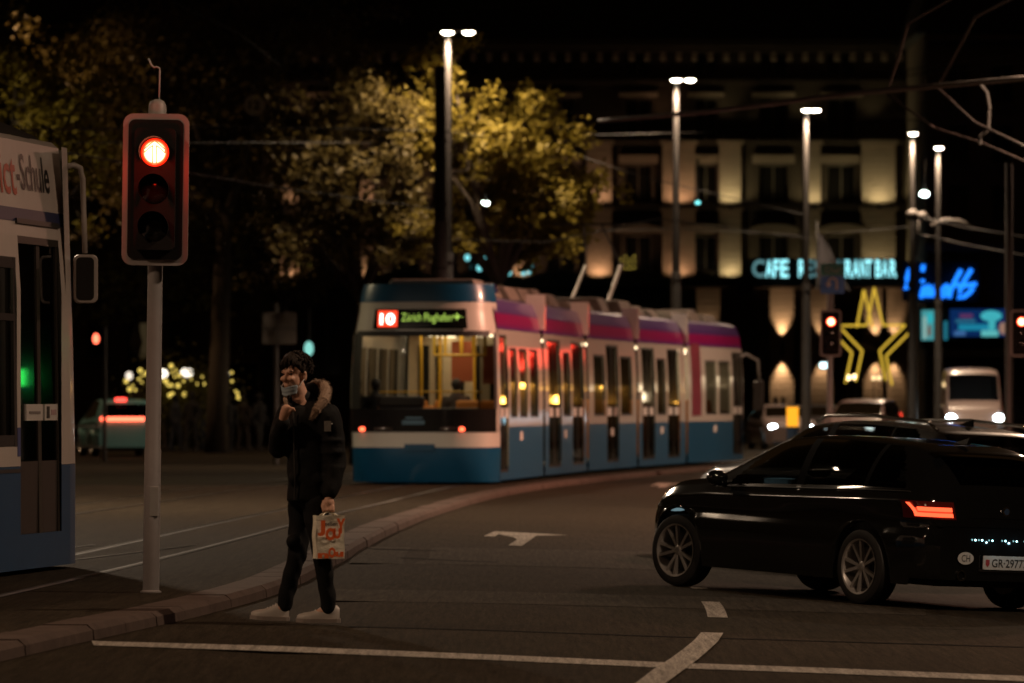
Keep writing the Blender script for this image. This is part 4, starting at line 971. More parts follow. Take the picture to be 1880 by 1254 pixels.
hdg = Vector((-.552, .834, 0)); rgt = Vector((.834, .552, 0))
rlw = Vector(G(1590, 1110)); cc = Vector((rlw.x, rlw.y, 0))+rgt*.775; cc.z = gz(cc.x, cc.y)
bmw, Pm, cys = car('black hatchback with lit red tail lamp and CH oval, nearest at right', cc, (hdg.x, hdg.y), HATCH, carblack, extras=True, wheelsteer=.14, name='hatchback_car')
bmw.scale = (1.0, 1.0, 1.0)
def surf_x(y, z):        # left-hand skin of the body at a given place
    i = int(np.argmin(np.abs(cys-y))); row = Pm[i]; return float(np.interp(z, row[:, 2], row[:, 0]))
YR = -.86
def rear_pt(x, z, proud=.012):   # tail skin of the car: the rearmost station at that width and height
    for i in range(len(cys)):
        row = Pm[i]
        if z <= row[-1, 2] and z >= row[0, 2]:
            xx = abs(float(np.interp(z, row[:, 2], row[:, 0])))
            if xx >= abs(x): return Vector((x, cys[i]-proud, z))
    return Vector((x, YR, z))
trim = mat('chrome_trim', (.5, .48, .45), .15, metal=1)
tlr = glow('tail_lamp_red', (1, .085, .03), 2.6); tls = mat('tail_lens', (.09, .008, .006), .12, coat=.5)
def contour(z):          # plan outline of the tail at one height, from the centre line round to the flank
    q = []
    for i in range(len(cys)):
        row = Pm[i]
        if row[0, 2] <= z <= row[-1, 2] and cys[i] < .2: q.append((abs(float(np.interp(z, row[:, 2], row[:, 0]))), float(cys[i])))
    q = [(0., q[0][1])]+q; return np.array(q)
def round_corner(s_, z, pr, sx):
    q = contour(z); d = np.r_[0, np.cumsum(np.hypot(*np.diff(q, axis=0).T))]
    x, y = np.interp(s_, d, q[:, 0]), np.interp(s_, d, q[:, 1]); x2, y2 = np.interp(s_+.02, d, q[:, 0]), np.interp(s_+.02, d, q[:, 1]); l = math.hypot(x2-x, y2-y)+1e-9
    return Vector(((x+(y2-y)/l*pr)*sx, y-(x2-x)/l*pr, z))
for sx in (-1, 1):
    rcn = lambda a, z, pr=.014: round_corner(a, z, pr, sx)
    MB().grid([[rcn(a, z, .006) for a in np.linspace(.54, 1.06, 24)] for z in (.76, .81, .86, .905)]).build('tail_lamp', tls, bmw, True)
    MB().grid([[rcn(a, z, .010) for a in np.linspace(.57, .93, 16)] for z in (.782, .85)]).build('light_field', glow('tail_field', (1, .06, .02), .9), bmw, True)
    for z0, z1, sa, sb_ in ((.778, .81, .57, .92), (.824, .858, .57, .88)):
        MB().grid([[rcn(a, z) for a in np.linspace(sa, sb_, 16)] for z in (z0, z1)]).build('light_bar', tlr, bmw, True)
    MB().grid([[rcn(a+da, z) for da in (0, .022, .045)] for a, z in ((.875, .79), (.89, .82), (.915, .85), (.95, .89))]).build('light_bar', tlr, bmw, True)
# roundel, plate, sticker, exhaust, trim lines, mirrors, handles, aerial
c = rear_pt(.001, .845, .012); M = Matrix.Translation((0, c.y, .845)) @ Matrix.Rotation(PI/2, 4, 'X')
MB().lathe([(.041, 0), (.041, .012), (.034, .014), (0, .014)], M, 24).build('badge', trim, bmw, 'auto')
MB().lathe([(.027, .0155), (.0, .0155)], M, 24).build('badge_centre', mat('badge_blue', (.03, .05, .09), .3), bmw)
plw = mat('plate_white', (.6, .6, .58), .5)
pl_y = rear_pt(.2, .43, .02).y
plo = MB().prism(rrect(.5, .115, .01, 0, .415), pl_y-.008, pl_y).build('number_plate', plw, bmw)
text('GR·29777', .38, .07, cx=.03, cz=.412, y=pl_y-.0095, bold=.012).build('plate_number', mat('plate_black', (.03, .03, .03), .5), plo)
MB().prism([(-.225, .44), (-.185, .44), (-.185, .4), (-.205, .38), (-.225, .4)], pl_y-.0105, pl_y-.009).build('plate_shield', mat('shield_red', (.4, .06, .07), .5), plo)
MB().box(-.28, .28, pl_y+.0, pl_y+.03, .34, .36).build('plate_surround', black, bmw)
cy_ = rear_pt(.45, .44, .014).y
ch = MB().add([(-.43+.085*math.cos(a), rear_pt(.43, .44, .016).y, .445+.052*math.sin(a)) for a in np.linspace(0, 2*PI, 29)[:-1]], [tuple(range(28))]).build('country_oval', plw, bmw)
text('CH', .09, .058, cx=-.43, cz=.445, y=rear_pt(.43, .44, .018).y, bold=.005).build('country_letters', MATS['plate_black'], ch)
ex = MB().lathe([(.042, 0), (.045, .1), (.038, .1), (.034, .02), (0, .02)], Matrix.Translation((-.47, YR+.08, .3)) @ Matrix.Rotation(PI/2, 4, 'X'), 24).build('exhaust_tip', trim, bmw, 'auto')
for sx in (-1, 1):
    mb = MB(); c = Vector((sx*.96, 1.98, .985)); mb.ball(c, (.105, .075, .072), 16, 10); mb.cone((sx*.84, 2.02, .93), c, .03, .04)
    mb.build('wing_mirror', carblack, bmw, True)
    for yb in (.55, 1.18):
        x = surf_x(yb+.1, .85)*-sx*-1 if sx < 0 else -surf_x(yb+.1, .85)
        MB().box(x-.018, x+.018, yb, yb+.2, .835, .865).build('door_handle', carblack, bmw, bevel=.008)
    mb = MB(); pts = []
    for yq in np.linspace(-.55, 2.05, 24): pts.append((-(surf_x(yq, float(table(HATCH['zb'], yq))+.005)-.006)*sx, yq, float(table(HATCH['zb'], yq))+.004))
    mb.tube(pts, .006, 6).build('window_trim', black, bmw)
MB().add([(-.02,-.3,1.39),(.02,-.3,1.39),(.016,-.1,1.395),(-.016,-.1,1.395),(-.004,-.31,1.445),(.004,-.31,1.445)], [(0,1,5,4),(1,2,5),(2,3,4,5),(3,0,4)]).build('roof_aerial', carblack, bmw)
MB().grid([[(x, -.62+.12*z, 1.385-.02*abs(x)) for x in np.linspace(-.55, .55, 9)] for z in (0, 1)]).build('roof_spoiler', carblack, bmw, True)
plx = glow('plate_lamp_glint', (.45, .95, 1), 9)
for k, x in enumerate((-.34, -.27, -.16, -.02, .1, .22)):
    yq = rear_pt(x, .6, .022).y; MB().ball((x, yq, .6), (.009 if k < 2 else .006, .006, .007), 8, 6).build('plate_lamp_glint', plx, bmw)  # glowing beads stand in for plate lamps and their mirrored glints
for x_ in (-.14, .1): lamp('plate_fill_light', 'POINT', bmw, (x_, pl_y-.06, .58), .16, (.45, .85, 1), soft=.006)  # added cool light, standing in for headlights behind the car
MB().ball((-.6, 3.1, .71), (.13, .16, .055), 14, 8).build('headlight', mat('headlight_glass', (.4, .55, .6), .05, emit=(.5, .8, .9), es=.25), bmw, True)
MB().ball((.6, 3.1, .71), (.13, .16, .055), 14, 8).build('headlight', MATS['headlight_glass'], bmw, True)
# dark grey estate behind it
EST = dict(HATCH); EST['zt'] = [(-1.05,.8),(-1.03,.95),(-.98,1.1),(-.85,1.36),(-.72,1.5),(-.4,1.55),(.5,1.58),(1.0,1.57),(1.45,1.52),(1.95,1.3),(2.4,1.08),(2.9,1.02),(3.2,.95),(3.45,.8),(3.55,.62)]
EST['zb'] = [(-1.05,.78),(-1.0,.98),(-.8,1.05),(0,1.03),(1,1.0),(2,.98),(2.4,.97),(2.9,.94),(3.2,.86),(3.45,.72),(3.55,.56)]
EST['w'] = [(-1.05,.74),(-1.0,.84),(-.8,.9),(0,.92),(1,.91),(2,.91),(2.8,.92),(3.2,.86),(3.45,.72),(3.55,.52)]
EST['wt'] = [(-1.05,.6),(-.8,.64),(-.4,.67),(.5,.69),(1.45,.66),(1.95,.7),(2.4,.77),(2.9,.78),(3.2,.7),(3.55,.4)]
EST.update(yr=-1.05, yf=3.55, fa=2.75, wr=.34, rw=(-.97, -.74), ws=(1.5, 2.34), win=(-.75, -.05, .93, 1.03, 2.15))
D3 = 53.5; x3 = (1722-CX)/FPX*D3
est, _, _ = car('dark grey estate car with roof rails partly hidden behind the black hatchback', (x3, D3, gz(x3, D3)-.015), (-.56, .83), EST, mat('car_paint_grey', (.07, .066, .062), .25, coat=1), wheelsteer=.1, name='estate_car')
for sx in (-1, 1):
    MB().tube([(sx*.62, -.65, 1.5), (sx*.63, -.5, 1.585), (sx*.64, .4, 1.62), (sx*.63, 1.2, 1.6), (sx*.62, 1.4, 1.53)], .018).build('roof_rail', trim, est, True)
MB().add([(-.02,-.45,1.55),(.02,-.45,1.55),(.016,-.22,1.565),(-.016,-.22,1.565),(-.004,-.46,1.63),(.004,-.46,1.63)], [(0,1,5,4),(1,2,5),(2,3,4,5),(3,0,4)]).build('roof_aerial', carblack, est)
# far traffic
hl = glow('headlight_cool', (.75, .93, 1), 45); hlw = glow('headlight_warm', (1, .84, .6), 24)
def far_car(label, px, D, heading, m, front=None, tail=None, S=HATCH, nm='car', dz=0, cat='car'):
    x = (px-CX)/FPX*D; z = gz(x, D) if x > kerb_x(D) else top(x, D)
    o, _, _ = car(label, (x, D, z), heading, S, m, front=front, tail=tail, nodes=(70, 30), name=nm, cat=cat, group=None); return o
pinkw = mat('car_paint_white', (.3, .22, .2), .35, coat=.6)
silver = mat('car_paint_silver', (.26, .23, .22), .35, coat=.6, metal=.3)
far_car('pale car with one bright headlight just right of the tram', 1424, 163, (.1, -1), pinkw, (hl, .56, .7, .13, .09))
far_car('dark car with warm headlights behind the yellow beacon bollard', 1500, 172, (-.04, -1), mat('car_paint_dark', (.06, .05, .05), .3, coat=.6), (hlw, .58, .68, .1, .08))
far_car('reddish grey car below the yellow star with headlights on', 1598, 150, (-.25, -1), mat('car_paint_maroon', (.2, .12, .11), .3, coat=.6), (hl, .58, .74, .12, .08), S=EST)
VAN = dict(yr=-1.3, yf=3.6, fa=2.9, wr=.34, zs=1.25, track=.86,
    zt=[(-1.3,2.3),(-1.2,2.55),(0,2.62),(1.5,2.6),(2.0,2.5),(2.5,1.95),(2.9,1.42),(3.3,1.22),(3.5,1.0),(3.6,.8)],
    zb=[(-1.3,1.45),(0,1.45),(2.0,1.4),(2.5,1.35),(2.9,1.28),(3.3,1.1),(3.5,.92),(3.6,.74)],
    w=[(-1.3,.92),(0,1.0),(2,1.0),(2.9,.98),(3.3,.92),(3.5,.82),(3.6,.66)], wt=[(-1.3,.8),(0,.86),(1.8,.84),(2.3,.84),(2.9,.86),(3.3,.8),(3.6,.5)],
    ws=(2.02, 2.85), rw=(-1.29, -1.2), win=(-9, -9, -9, 1.2, 2.4))
far_car('white delivery van with both headlights on, facing the camera at right', 1780, 168, (-.04, -1), pinkw, (hl, .76, .98, .15, .11), S=VAN, nm='delivery_van', cat='van')
teal = mat('car_paint_teal_lit', (.2, .5, .52), .35, coat=.6)  # paint lightened in place of headlight glow on the tail
o = far_car('teal car, paint paled to look lit, with a glowing red rear light bar left of the signal pole', 226, 140, (-.2, 1), teal, S=EST)
MB().box(-.75, .45, -1.14, -1.08, .98, 1.08).build('light_bar', glow('bar_red', (1, .12, .06), 5), o); MB().box(-.32, -.02, -.9, -.84, 1.5, 1.6).build('brake_light', glow('bar_red2', (1, .06, .04), 4), o)

# ================================================================== BUILDINGS
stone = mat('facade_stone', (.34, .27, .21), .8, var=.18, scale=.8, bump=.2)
nt = stone.node_tree; pb = nt.nodes['Principled BSDF']; tc = nt.nodes.new('ShaderNodeTexCoord'); wv = nt.nodes.new('ShaderNodeTexWave'); wv.wave_type = 'BANDS'; wv.bands_direction = 'Z'
wv.inputs['Scale'].default_value = 1.05; wv.inputs['Distortion'].default_value = 0; wv.inputs['Detail'].default_value = 0
rpw = nt.nodes.new('ShaderNodeValToRGB'); rpw.color_ramp.elements[0].position = 0; rpw.color_ramp.elements[1].position = .12
bm_ = nt.nodes.new('ShaderNodeBump'); bm_.inputs['Distance'].default_value = .05; bm_.inputs['Strength'].default_value = 1
nt.links.new(tc.outputs['Object'], wv.inputs[0]); nt.links.new(wv.outputs['Fac'], rpw.inputs[0]); nt.links.new(rpw.outputs[0], bm_.inputs['Height']); nt.links.new(bm_.outputs[0], pb.inputs['Normal'])
dstone = mat('dark_facade', (.2, .16, .12), .85, var=.2, scale=.6)
slate = mat('roof_slate', (.025, .022, .02), .7, var=.3, scale=2)
pane_m = mat('night_pane', (.012, .011, .01), .08)
wframe = mat('window_frame', (.12, .1, .08), .6)
pane_lit = mat('dim_lit_pane', (.1, .08, .05), .3, emit=(.6, .42, .2), es=.05)
DB = 258.; SB = FPX/DB
bx = lambda px: (px-CX)/SB
bz_ = lambda py: HC+(HY-py)/SB
def building(label, px0, px1, D, cols, rows, wall_m, name='building', top_py=75, roof_h=7, depth=14, courses=(), loc_px=None, winw=None):
    s = FPX/D; X = lambda p: (p-CX)/s; Z = lambda p: HC+(HY-p)/s
    o = thing(name, label, 'building', (X((px0+px1)/2), D, 0)); x0 = o.location.x
    H = Z(top_py); L0, L1 = X(px0)-x0, X(px1)-x0
    xsb = sorted({L0, L1} | {X(c+d)-x0 for c, w in cols for d in (-w/2, w/2)}); zsb = sorted({0., H} | {Z(a) for r in rows for a in r})
    wl = MB(); wins = []
    for i in range(len(xsb)-1):
        for k in range(len(zsb)-1):
            xm, zm = (xsb[i]+xsb[i+1])/2, (zsb[k]+zsb[k+1])/2
            if any(abs(xm-(X(c)-x0)) < w/2/s for c, w in cols) and any(Z(r[1]) < zm < Z(r[0]) for r in rows):
                wins.append((xsb[i], xsb[i+1], zsb[k], zsb[k+1])); 
                a, b, c_, d = wins[-1]
                wl.add([(a,0,c_),(b,0,c_),(b,.3,c_),(a,.3,c_)], [(0,1,2,3)]).add([(a,0,d),(b,0,d),(b,.3,d),(a,.3,d)], [(3,2,1,0)]).add([(a,0,c_),(a,.3,c_),(a,.3,d),(a,0,d)], [(0,1,2,3)]).add([(b,0,c_),(b,.3,c_),(b,.3,d),(b,0,d)], [(3,2,1,0)]); continue
            wl.add([(xsb[i],0,zsb[k]),(xsb[i+1],0,zsb[k]),(xsb[i+1],0,zsb[k+1]),(xsb[i],0,zsb[k+1])], [(0,1,2,3)])
    wl.add([(L0,0,0),(L0,depth,0),(L0,depth,H),(L0,0,H)], [(3,2,1,0)]).add([(L1,0,0),(L1,depth,0),(L1,depth,H),(L1,0,H)], [(0,1,2,3)]).add([(L0,depth,0),(L1,depth,0),(L1,depth,H),(L0,depth,H)], [(3,2,1,0)])
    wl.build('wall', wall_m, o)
    for a, b, c_, d in wins:
        f = MB(); t_ = .09
        f.box(a, a+t_, .2, .3, c_, d).box(b-t_, b, .2, .3, c_, d).box(a+t_, b-t_, .2, .3, d-t_, d).box(a+t_, b-t_, .2, .3, c_, c_+t_).box((a+b)/2-.04, (a+b)/2+.04, .21, .29, c_+t_, d-t_)
        w_ = f.build('window', wframe, o)
        lit = random.random() < .06
        MB().box(a+t_, (a+b)/2-.04, .25, .26, c_+t_, d-t_).build('pane', pane_m, w_); MB().box((a+b)/2+.04, b-t_, .25, .26, c_+t_, d-t_).build('pane', pane_lit if lit else pane_m, w_)
        MB().box(a-.12, b+.12, -.15, .1, c_-.16, c_-.01).build('sill', wall_m, o)
    for py, h, pr in courses: MB().box(L0-.1, L1+.1, -pr, .02, Z(py)-h/2, Z(py)+h/2).build('string_course', wall_m, o)
    rf = MB(); e_ = .5
    rf.add([(L0-e_,-e_,H),(L1+e_,-e_,H),(L1-1.5,2.8,H+roof_h),(L0+1.5,2.8,H+roof_h),(L0+1.5,depth,H+roof_h),(L1-1.5,depth,H+roof_h),(L0-e_,depth,H),(L1+e_,depth,H)], [(0,1,2,3),(3,2,5,4),(0,3,4,6),(1,7,5,2),(0,6,7,1)])
    rf.build('roof', slate, o); return o, X, Z, x0
cafe_cols = [(600, 52), (745, 52), (885, 52), (1030, 52), (1172, 50), (1296, 44), (1420, 56), (1545, 54)]
cafe, X, Z, cx0 = building('grey stone cafe building with uplit pilasters behind the trees', 480, 1690, DB, cafe_cols, [(98, 142), (180, 258), (302, 374), (432, 498), (560, 690)], mat('facade_wall_unlit', (.065, .048, .034), .85, var=.25, scale=.7, bump=.3), name='cafe_building', courses=[(80, .35, .7), (90, .25, .45), (151, .22, .25), (262, .25, .3), (380, .3, .45), (520, .5, .9)])  # wall colour darkened so that only the pilasters look lit
wcol, gcol = (1, .56, .3), (1, .82, .42)
pil = [(532, 34, wcol), (672, 30, wcol), (815, 30, wcol), (957, 30, wcol), (1100, 46, wcol), (1246, 60, wcol), (1340, 40, gcol), (1493, 26, gcol), (1612, 62, gcol)]
for px, w, c in pil:
    xm = X(px)-cx0; hw = w/2/SB
    for (y0, y1), pw in (((374, 266), 1.0), ((508, 388), 1.25)):
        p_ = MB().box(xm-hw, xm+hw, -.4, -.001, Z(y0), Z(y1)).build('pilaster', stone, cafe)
        MB().box(xm-hw-.12, xm+hw+.12, -.55, -.41, Z(y1), Z(y1-8)).build('capital', stone, cafe)
        fx = MB().lathe([(.0, .0), (.1, .0), (.12, .2), (.0, .2)], Matrix.Translation((xm, -1.2 if y0 < 400 else -.95, Z(y0)-.3)), 12).build('uplight', dark, cafe)
        low = px < 1000
        up_ = y0 < 400; lamp('uplight_beam', 'SPOT', cafe, (xm, -1.2 if up_ else -.95, Z(y0)-.05), (.36 if low else .75)*(100 if up_ else 100)*random.uniform(.6, 1.25), c, aim=(0, .3, 1), cone=150, blend=.4, soft=.1)
for c, w in cafe_cols:        # pediments over first-floor windows, lintels over the second-floor ones, corbels under the cornice
    xm = X(c)-cx0; hw = w/2/SB
    pts = [(xm-hw-.5, Z(428)), (xm+hw+.5, Z(428)), (xm+hw+.5, Z(424))]+[(xm+(hw+.5)*math.cos(a), Z(424)+.35*math.sin(a)) for a in np.linspace(.15, PI-.15, 9)]+[(xm-hw-.5, Z(424))]
    MB().prism(pts, -.45, -.003).build('pediment', stone, cafe); MB().box(xm-hw-.3, xm+hw+.3, -.25, -.003, Z(300), Z(284)).build('lintel', stone, cafe)
    MB().box(xm-hw-.3, xm+hw+.3, -.25, -.003, Z(178), Z(170)).build('lintel', stone, cafe)
for px in range(492, 1690, 29):
    xm = X(px)-cx0; MB().box(xm-.14, xm+.14, -.45, -.003, Z(112), Z(97)).build('corbel', stone, cafe)
for px in (560, 1215, 1330, 1470, 1600):   # faint wash under the cornice
    fx = MB().box(X(px)-cx0-.15, X(px)-cx0+.15, -1.1, -.9, Z(262)+.2, Z(262)+.4).build('uplight', dark, cafe)
    lamp('uplight_beam', 'SPOT', cafe, (X(px)-cx0, -1.0, Z(262)+.5), 30, wcol if px < 1300 else gcol, aim=(0, .22, 1), cone=80, blend=.9, soft=.1)
# ground floor awning, wall lamps
MB().box(X(1050)-cx0, X(1690)-cx0, -1.9, -.95, Z(527), Z(516)).build('canopy', slate, cafe)
for px, pw in ((1300, 60), (1435, 260), (1507, 120), (1606, 160), (1640, 110)):
    wlp = thing('wall_lamp', {1300: 'wall lamp lighting the cafe front above the tram tail', 1435: 'bright up and down wall lamp right of the tram', 1507: 'wall lamp behind the far red signal', 1606: 'wall lamp behind the centre of the yellow star', 1640: 'wall lamp at the right leg of the yellow star'}[px], 'wall lamp', (X(px), DB-.55, Z(641)))
    MB().lathe([(0,-.35),(.09,-.35),(.09,.35),(0,.35)], None, 12).build('body', dark, wlp); MB().box(-.03, .03, .05, .5, -.05, .05).build('bracket', dark, wlp)
    for s_ in (1, -1): lamp('wall_beam', 'SPOT', wlp, (0, 0, .42*s_), pw*1.5, (1, .62, .32), aim=(0, .14, s_), cone=60, blend=.8, soft=.06)
    MB().box(X(px)-cx0-.6, X(px)-cx0+.6, -.3, -.005, .3, Z(530)).build('pilaster', stone, cafe)
# neon lettering on the canopy
ng = glow('neon_cyan', (.34, .92, 1), 1.5)
sgn = thing('cafe_sign', 'cyan neon letters reading cafe restaurant bar on the canopy', 'sign', (X(1508), DB-2.0, Z(515)))
words = [('C', 1377, 1402), ('A', 1402, 1415), ('F', 1416, 1427), ('E', 1429, 1444), ('R', 1462, 1474), ('E', 1476, 1488), ('S', 1490, 1502), ('T', 1504, 1516), ('A', 1518, 1532), ('U', 1533, 1546), ('R', 1547, 1560), ('A', 1560, 1573), ('N', 1574, 1584), ('T', 1584, 1596), ('B', 1602, 1613), ('A', 1614, 1625), ('R', 1628, 1641)]
dim = glow('neon_cyan_dim', (.3, .7, .75), .35)
for ch_, a, b in words:
    text(ch_, (b-a)/SB*.95, 32/SB, cx=X((a+b)/2)-X(1508), cz=.55, y=0, bold=.02).build('letter', dim if ch_ == 'C' or 1476 <= a < 1545 else ng, sgn)
MB().box(X(1370)-X(1508), X(1645)-X(1508), .08, .2, .05, 1.05).build('sign_board', mat('sign_board_black', (.008, .008, .008), .9), sgn)
# yellow neon star, two outlines one behind the other
yst = glow('neon_yellow', (1, .64, .06), .8)
star = thing('neon_star', 'big yellow neon star made of two outlines above the parked cars', 'star', (((1603-CX)/FPX*190), 190, 0))
sx_ = lambda px: (px-1603)/FPX*190; sz_ = lambda py: HC+(HY-py)/FPX*190
outl = [(1570,708),(1582,642),(1545,603),(1593,598.5),(1603,527),(1620,598.5),(1662,599),(1616,644),(1625,696)]
segs = [((1571,700),(1583,644)), ((1583,644),(1545,604)), ((1545,598),(1592,597)), ((1592,597),(1605,528)), ((1605,528),(1621,597)), ((1621,597),(1662,597)), ((1662,597),(1615,644)), ((1615,644),(1626,698))]
for dx, dy, yo in ((0, 0, 0), (-15, 3, 1.2)):
    for k, (a, b) in enumerate(segs):
        ddx = dx if k < 5 else (16 if dx else 0)
        if dx and k in (2, 5): continue
        a2 = (a[0]+ddx, a[1]+dy+(6 if dx and k > 5 else 0)); b2 = (b[0]+ddx, b[1]+dy+(6 if dx and k > 5 else 0))
        MB().cone((sx_(a2[0]), yo, sz_(a2[1])), (sx_(b2[0]), yo, sz_(b2[1])), .038, n=10).build('neon_tube', yst, star, 'auto')
for px in (1571, 1626): MB().cone((sx_(px), .3, 0), (sx_(px), .3, sz_(700)), .05).cone((sx_(px), 0, sz_(700)), (sx_(px), 1.2, sz_(698)), .03).build('support', dark, star)
# dark corner building at the right with blue script and screens
rb_, X2, Z2, rx0 = building('dark corner building at the right with a blue script neon sign', 1700, 2150, 246, [(1760, 40), (1840, 40), (1920, 40), (2000, 40), (2080, 40)], [(120, 190), (230, 300), (340, 410)], dstone, name='corner_building', top_py=60, courses=[(70, .3, .5), (455, .4, .5)])
MB().box(X2(1690)-rx0, X2(1900)-rx0, -1.6, -.01, Z2(640), Z2(625)).build('canopy', slate, rb_)
MB().box(X2(1720)-rx0, X2(1850)-rx0, -1.5, -1.3, Z2(655), Z2(641)).build('fascia', mat('fascia_grey', (.3, .3, .28), .6), rb_)
for px in (1730, 1765, 1800, 1835): MB().box(X2(px)-rx0-.4, X2(px)-rx0+.4, -.1, -.02, .3, Z2(668)).build('shop_window', pane_m, rb_)
nb_ = glow('neon_blue', (.012, .2, 1), 1.9)
scr = thing('script_sign', 'blue neon script sign on the dark corner building', 'sign', (X2(1725), 246-.8, Z2(550)))
cvx = lambda q: [(X2(a)-X2(1725), 0, Z2(b)-Z2(550)) for a, b in q]
strokes = {'letter_l': [[(1668,494),(1663,512),(1660,532),(1664,528)]], 'letter_i': [[(1694,526),(1690,540),(1689,548)]], 'letter_i_dot': [[(1693,487),(1691,499)], [(1692,514),(1691,520)]],
    'letter_n': [[(1692,545),(1698,528),(1701,524),(1702,532)], [(1700,546),(1706,530),(1710,526),(1711,535),(1708,546)]],
    'letter_d': [[(1738,524),(1731,528),(1726,538),(1727,547),(1734,541),(1742,526)], [(1762,496),(1752,514),(1743,534),(1740,548)]],
    'letter_t': [[(1781,495),(1770,512),(1760,534),(1757,548),(1768,545),(1778,537),(1784,529)], [(1752,524),(1770,525),(1790,522)]]}
for nm, ss in strokes.items():
    mb = MB()
    for q in ss: mb.tube(cvx(q), .1, 8)
    mb.build(nm, nb_, scr, True)
MB().box(X2(1655)-X2(1725), X2(1795)-X2(1725), .15, .3, -.1, 1.8).build('sign_board', mat('sign_board_black', (.008, .008, .008), .9), scr)  # added board; keeps the neon light off the wall
def screen(label, px0, px1, py0, py1, base, items):
    o = thing('video_screen', label, 'screen', (X2((px0+px1)/2), 246-.6, Z2((py0+py1)/2))); w, h = (px1-px0)/FPX*246, (py1-py0)/FPX*246
    MB().box(-w/2-.08, w/2+.08, .02, .3, -h/2-.08, h/2+.08).build('casing', dark, o); MB().box(-w/2, w/2, -.02, .015, -h/2, h/2).build('display', glow('screen_'+str(px0), base, 1), o)
    for k, (c, sh) in enumerate(items): MB().prism([(a*w/2, b*h/2) for a, b in sh], -.03-.004*k, -.021).build('display_image', glow('img_%d_%d' % (px0, k), c, 1), o)
def blob(cx, cy, rx, ry, n=14): return [(cx+rx*math.cos(2*PI*i/n), cy+ry*math.sin(2*PI*i/n)) for i in range(n)]
def rc(a, b, c, d): return [(a, c), (b, c), (b, d), (a, d)]
screen('wide blue video screen showing a turquoise figure on the corner building', 1742, 1846, 568, 618, (.003, .02, .09), [((.01, .2, .32), rc(-.7, .6, -.55, -.1)), ((.1, .03, .1), rc(-.65, -.2, .35, .65)), ((.02, .12, .2), rc(-.8, -.1, -.0, .25)), ((.05, .42, .48), blob(.45, .5, .38, .4)), ((.05, .4, .45), rc(.36, .6, -.5, .4)), ((.1, .45, .45), rc(.1, .7, -1, -.55)), ((.04, .12, .3), rc(-.85, -.45, -.95, -.6)), ((.3, .17, .12), blob(.86, -.4, .13, .45))])
screen('small upright turquoise lit poster left of the wide screen', 1690, 1716, 570, 628, (.06, .3, .32), [((.25, .4, .36), rc(-.8, -.3, -.8, .6)), ((.16, .08, .05), blob(.1, -.3, .25, .4)), ((.03, .4, .45), blob(.2, .5, .5, .35))])
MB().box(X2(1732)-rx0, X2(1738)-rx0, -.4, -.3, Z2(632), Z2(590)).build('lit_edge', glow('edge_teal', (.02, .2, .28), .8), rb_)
# dark block behind the left-hand trees
lb_, X3, Z3, lx0 = building('dark apartment block behind the trees at far left', -160, 470, 270, [(p, 40) for p in range(-120, 460, 75)], [(90, 150), (215, 275), (330, 390), (450, 510), (590, 660)], dstone, name='apartment_block', top_py=40, courses=[(50, .3, .4), (545, .3, .4)])
MB().box(X3(375)-lx0, X3(482)-lx0, -3, -.3, Z3(668), Z3(650)).build('shop_lintel', stone, lb_)
# lit signs and lamps added out of the picture to mirror in the trams
ob, X4, Z4, ox0 = building('shop block outside the picture to the right with added lit signs', 2180, 4700, 205, [(p, 60) for p in range(2240, 4660, 110)], [(150, 230), (300, 380), (440, 520)], dstone, name='shop_block', top_py=60)
ns = thing('added_neon_sign', 'red neon sign added outside the picture on the shop block', 'sign', (29.3, 204.6, 0))
nred = glow('neon_red', (1, .06, .03), 9)
random.seed(5)
for k in range(10):
    x0 = -1.7+k*.4; z0 = random.uniform(4.1, 5.0); mb = MB()
    mb.tube([(x0, 0, z0), (x0+random.uniform(.0, .3), 0, z0+random.uniform(.1, .5)), (x0+.3, 0, z0+random.uniform(-.2, .2))], random.uniform(.05, .1), 6).build('neon_tube', nred, ns)
MB().box(-2.1, 2.1, .05, .1, 5.25, 5.45).build('neon_edge', glow('neon_red_dim', (1, .07, .04), 2.5), ns); MB().box(-2.2, 2.2, .1, .3, 3.8, 5.5).build('sign_board', mat('sign_board_red', (.25, .04, .03), .5), ns)
for k, (x, z, nm, c, s_) in enumerate(((28.3, 2.6, 'warm', (1, .5, .08), 30), (29.9, 2.5, 'warm', (1, .5, .08), 30), (30.7, 2.7, 'warm', (1, .5, .08), 30), (34.6, 2.4, 'warm', (1, .5, .08), 30), (36.3, 2.9, 'pale', (1, .8, .5), 20), (42.3, 3.4, 'pale', (1, .8, .5), 20), (29.4, 1.0, 'cool', (.5, .85, 1), 3), (30.6, .9, 'cool', (.5, .85, 1), 3))):
    o = thing('shop_lamp', '%s shop lamp added outside the picture, number %s along the shop block' % (nm, ('one', 'two', 'three', 'four', 'five', 'six', 'seven', 'eight')[k]), 'lamp', (x, 204.5, z))
    MB().ball((0, 0, 0), (.16, .1, .2)).build('globe', glow('shop_'+nm, c, s_), o, True); MB().box(-.03, .03, .0, .5, -.03, .03).build('bracket', dark, o)
gs2 = thing('added_lit_sign', 'green and blue lit sign added outside the picture on the shop block', 'sign', (70.3, 204.5, 4.0))  # added panels, mirrored in the near tram's door
MB().box(-.3, .12, -.05, .05, -.35, .35).build('green_panel', glow('sign_green_lit', (.04, 1, .12), 7), gs2); MB().box(.13, .26, -.05, .05, -.35, .35).build('blue_panel', glow('sign_blue_lit', (.03, .3, 1), 7), gs2)

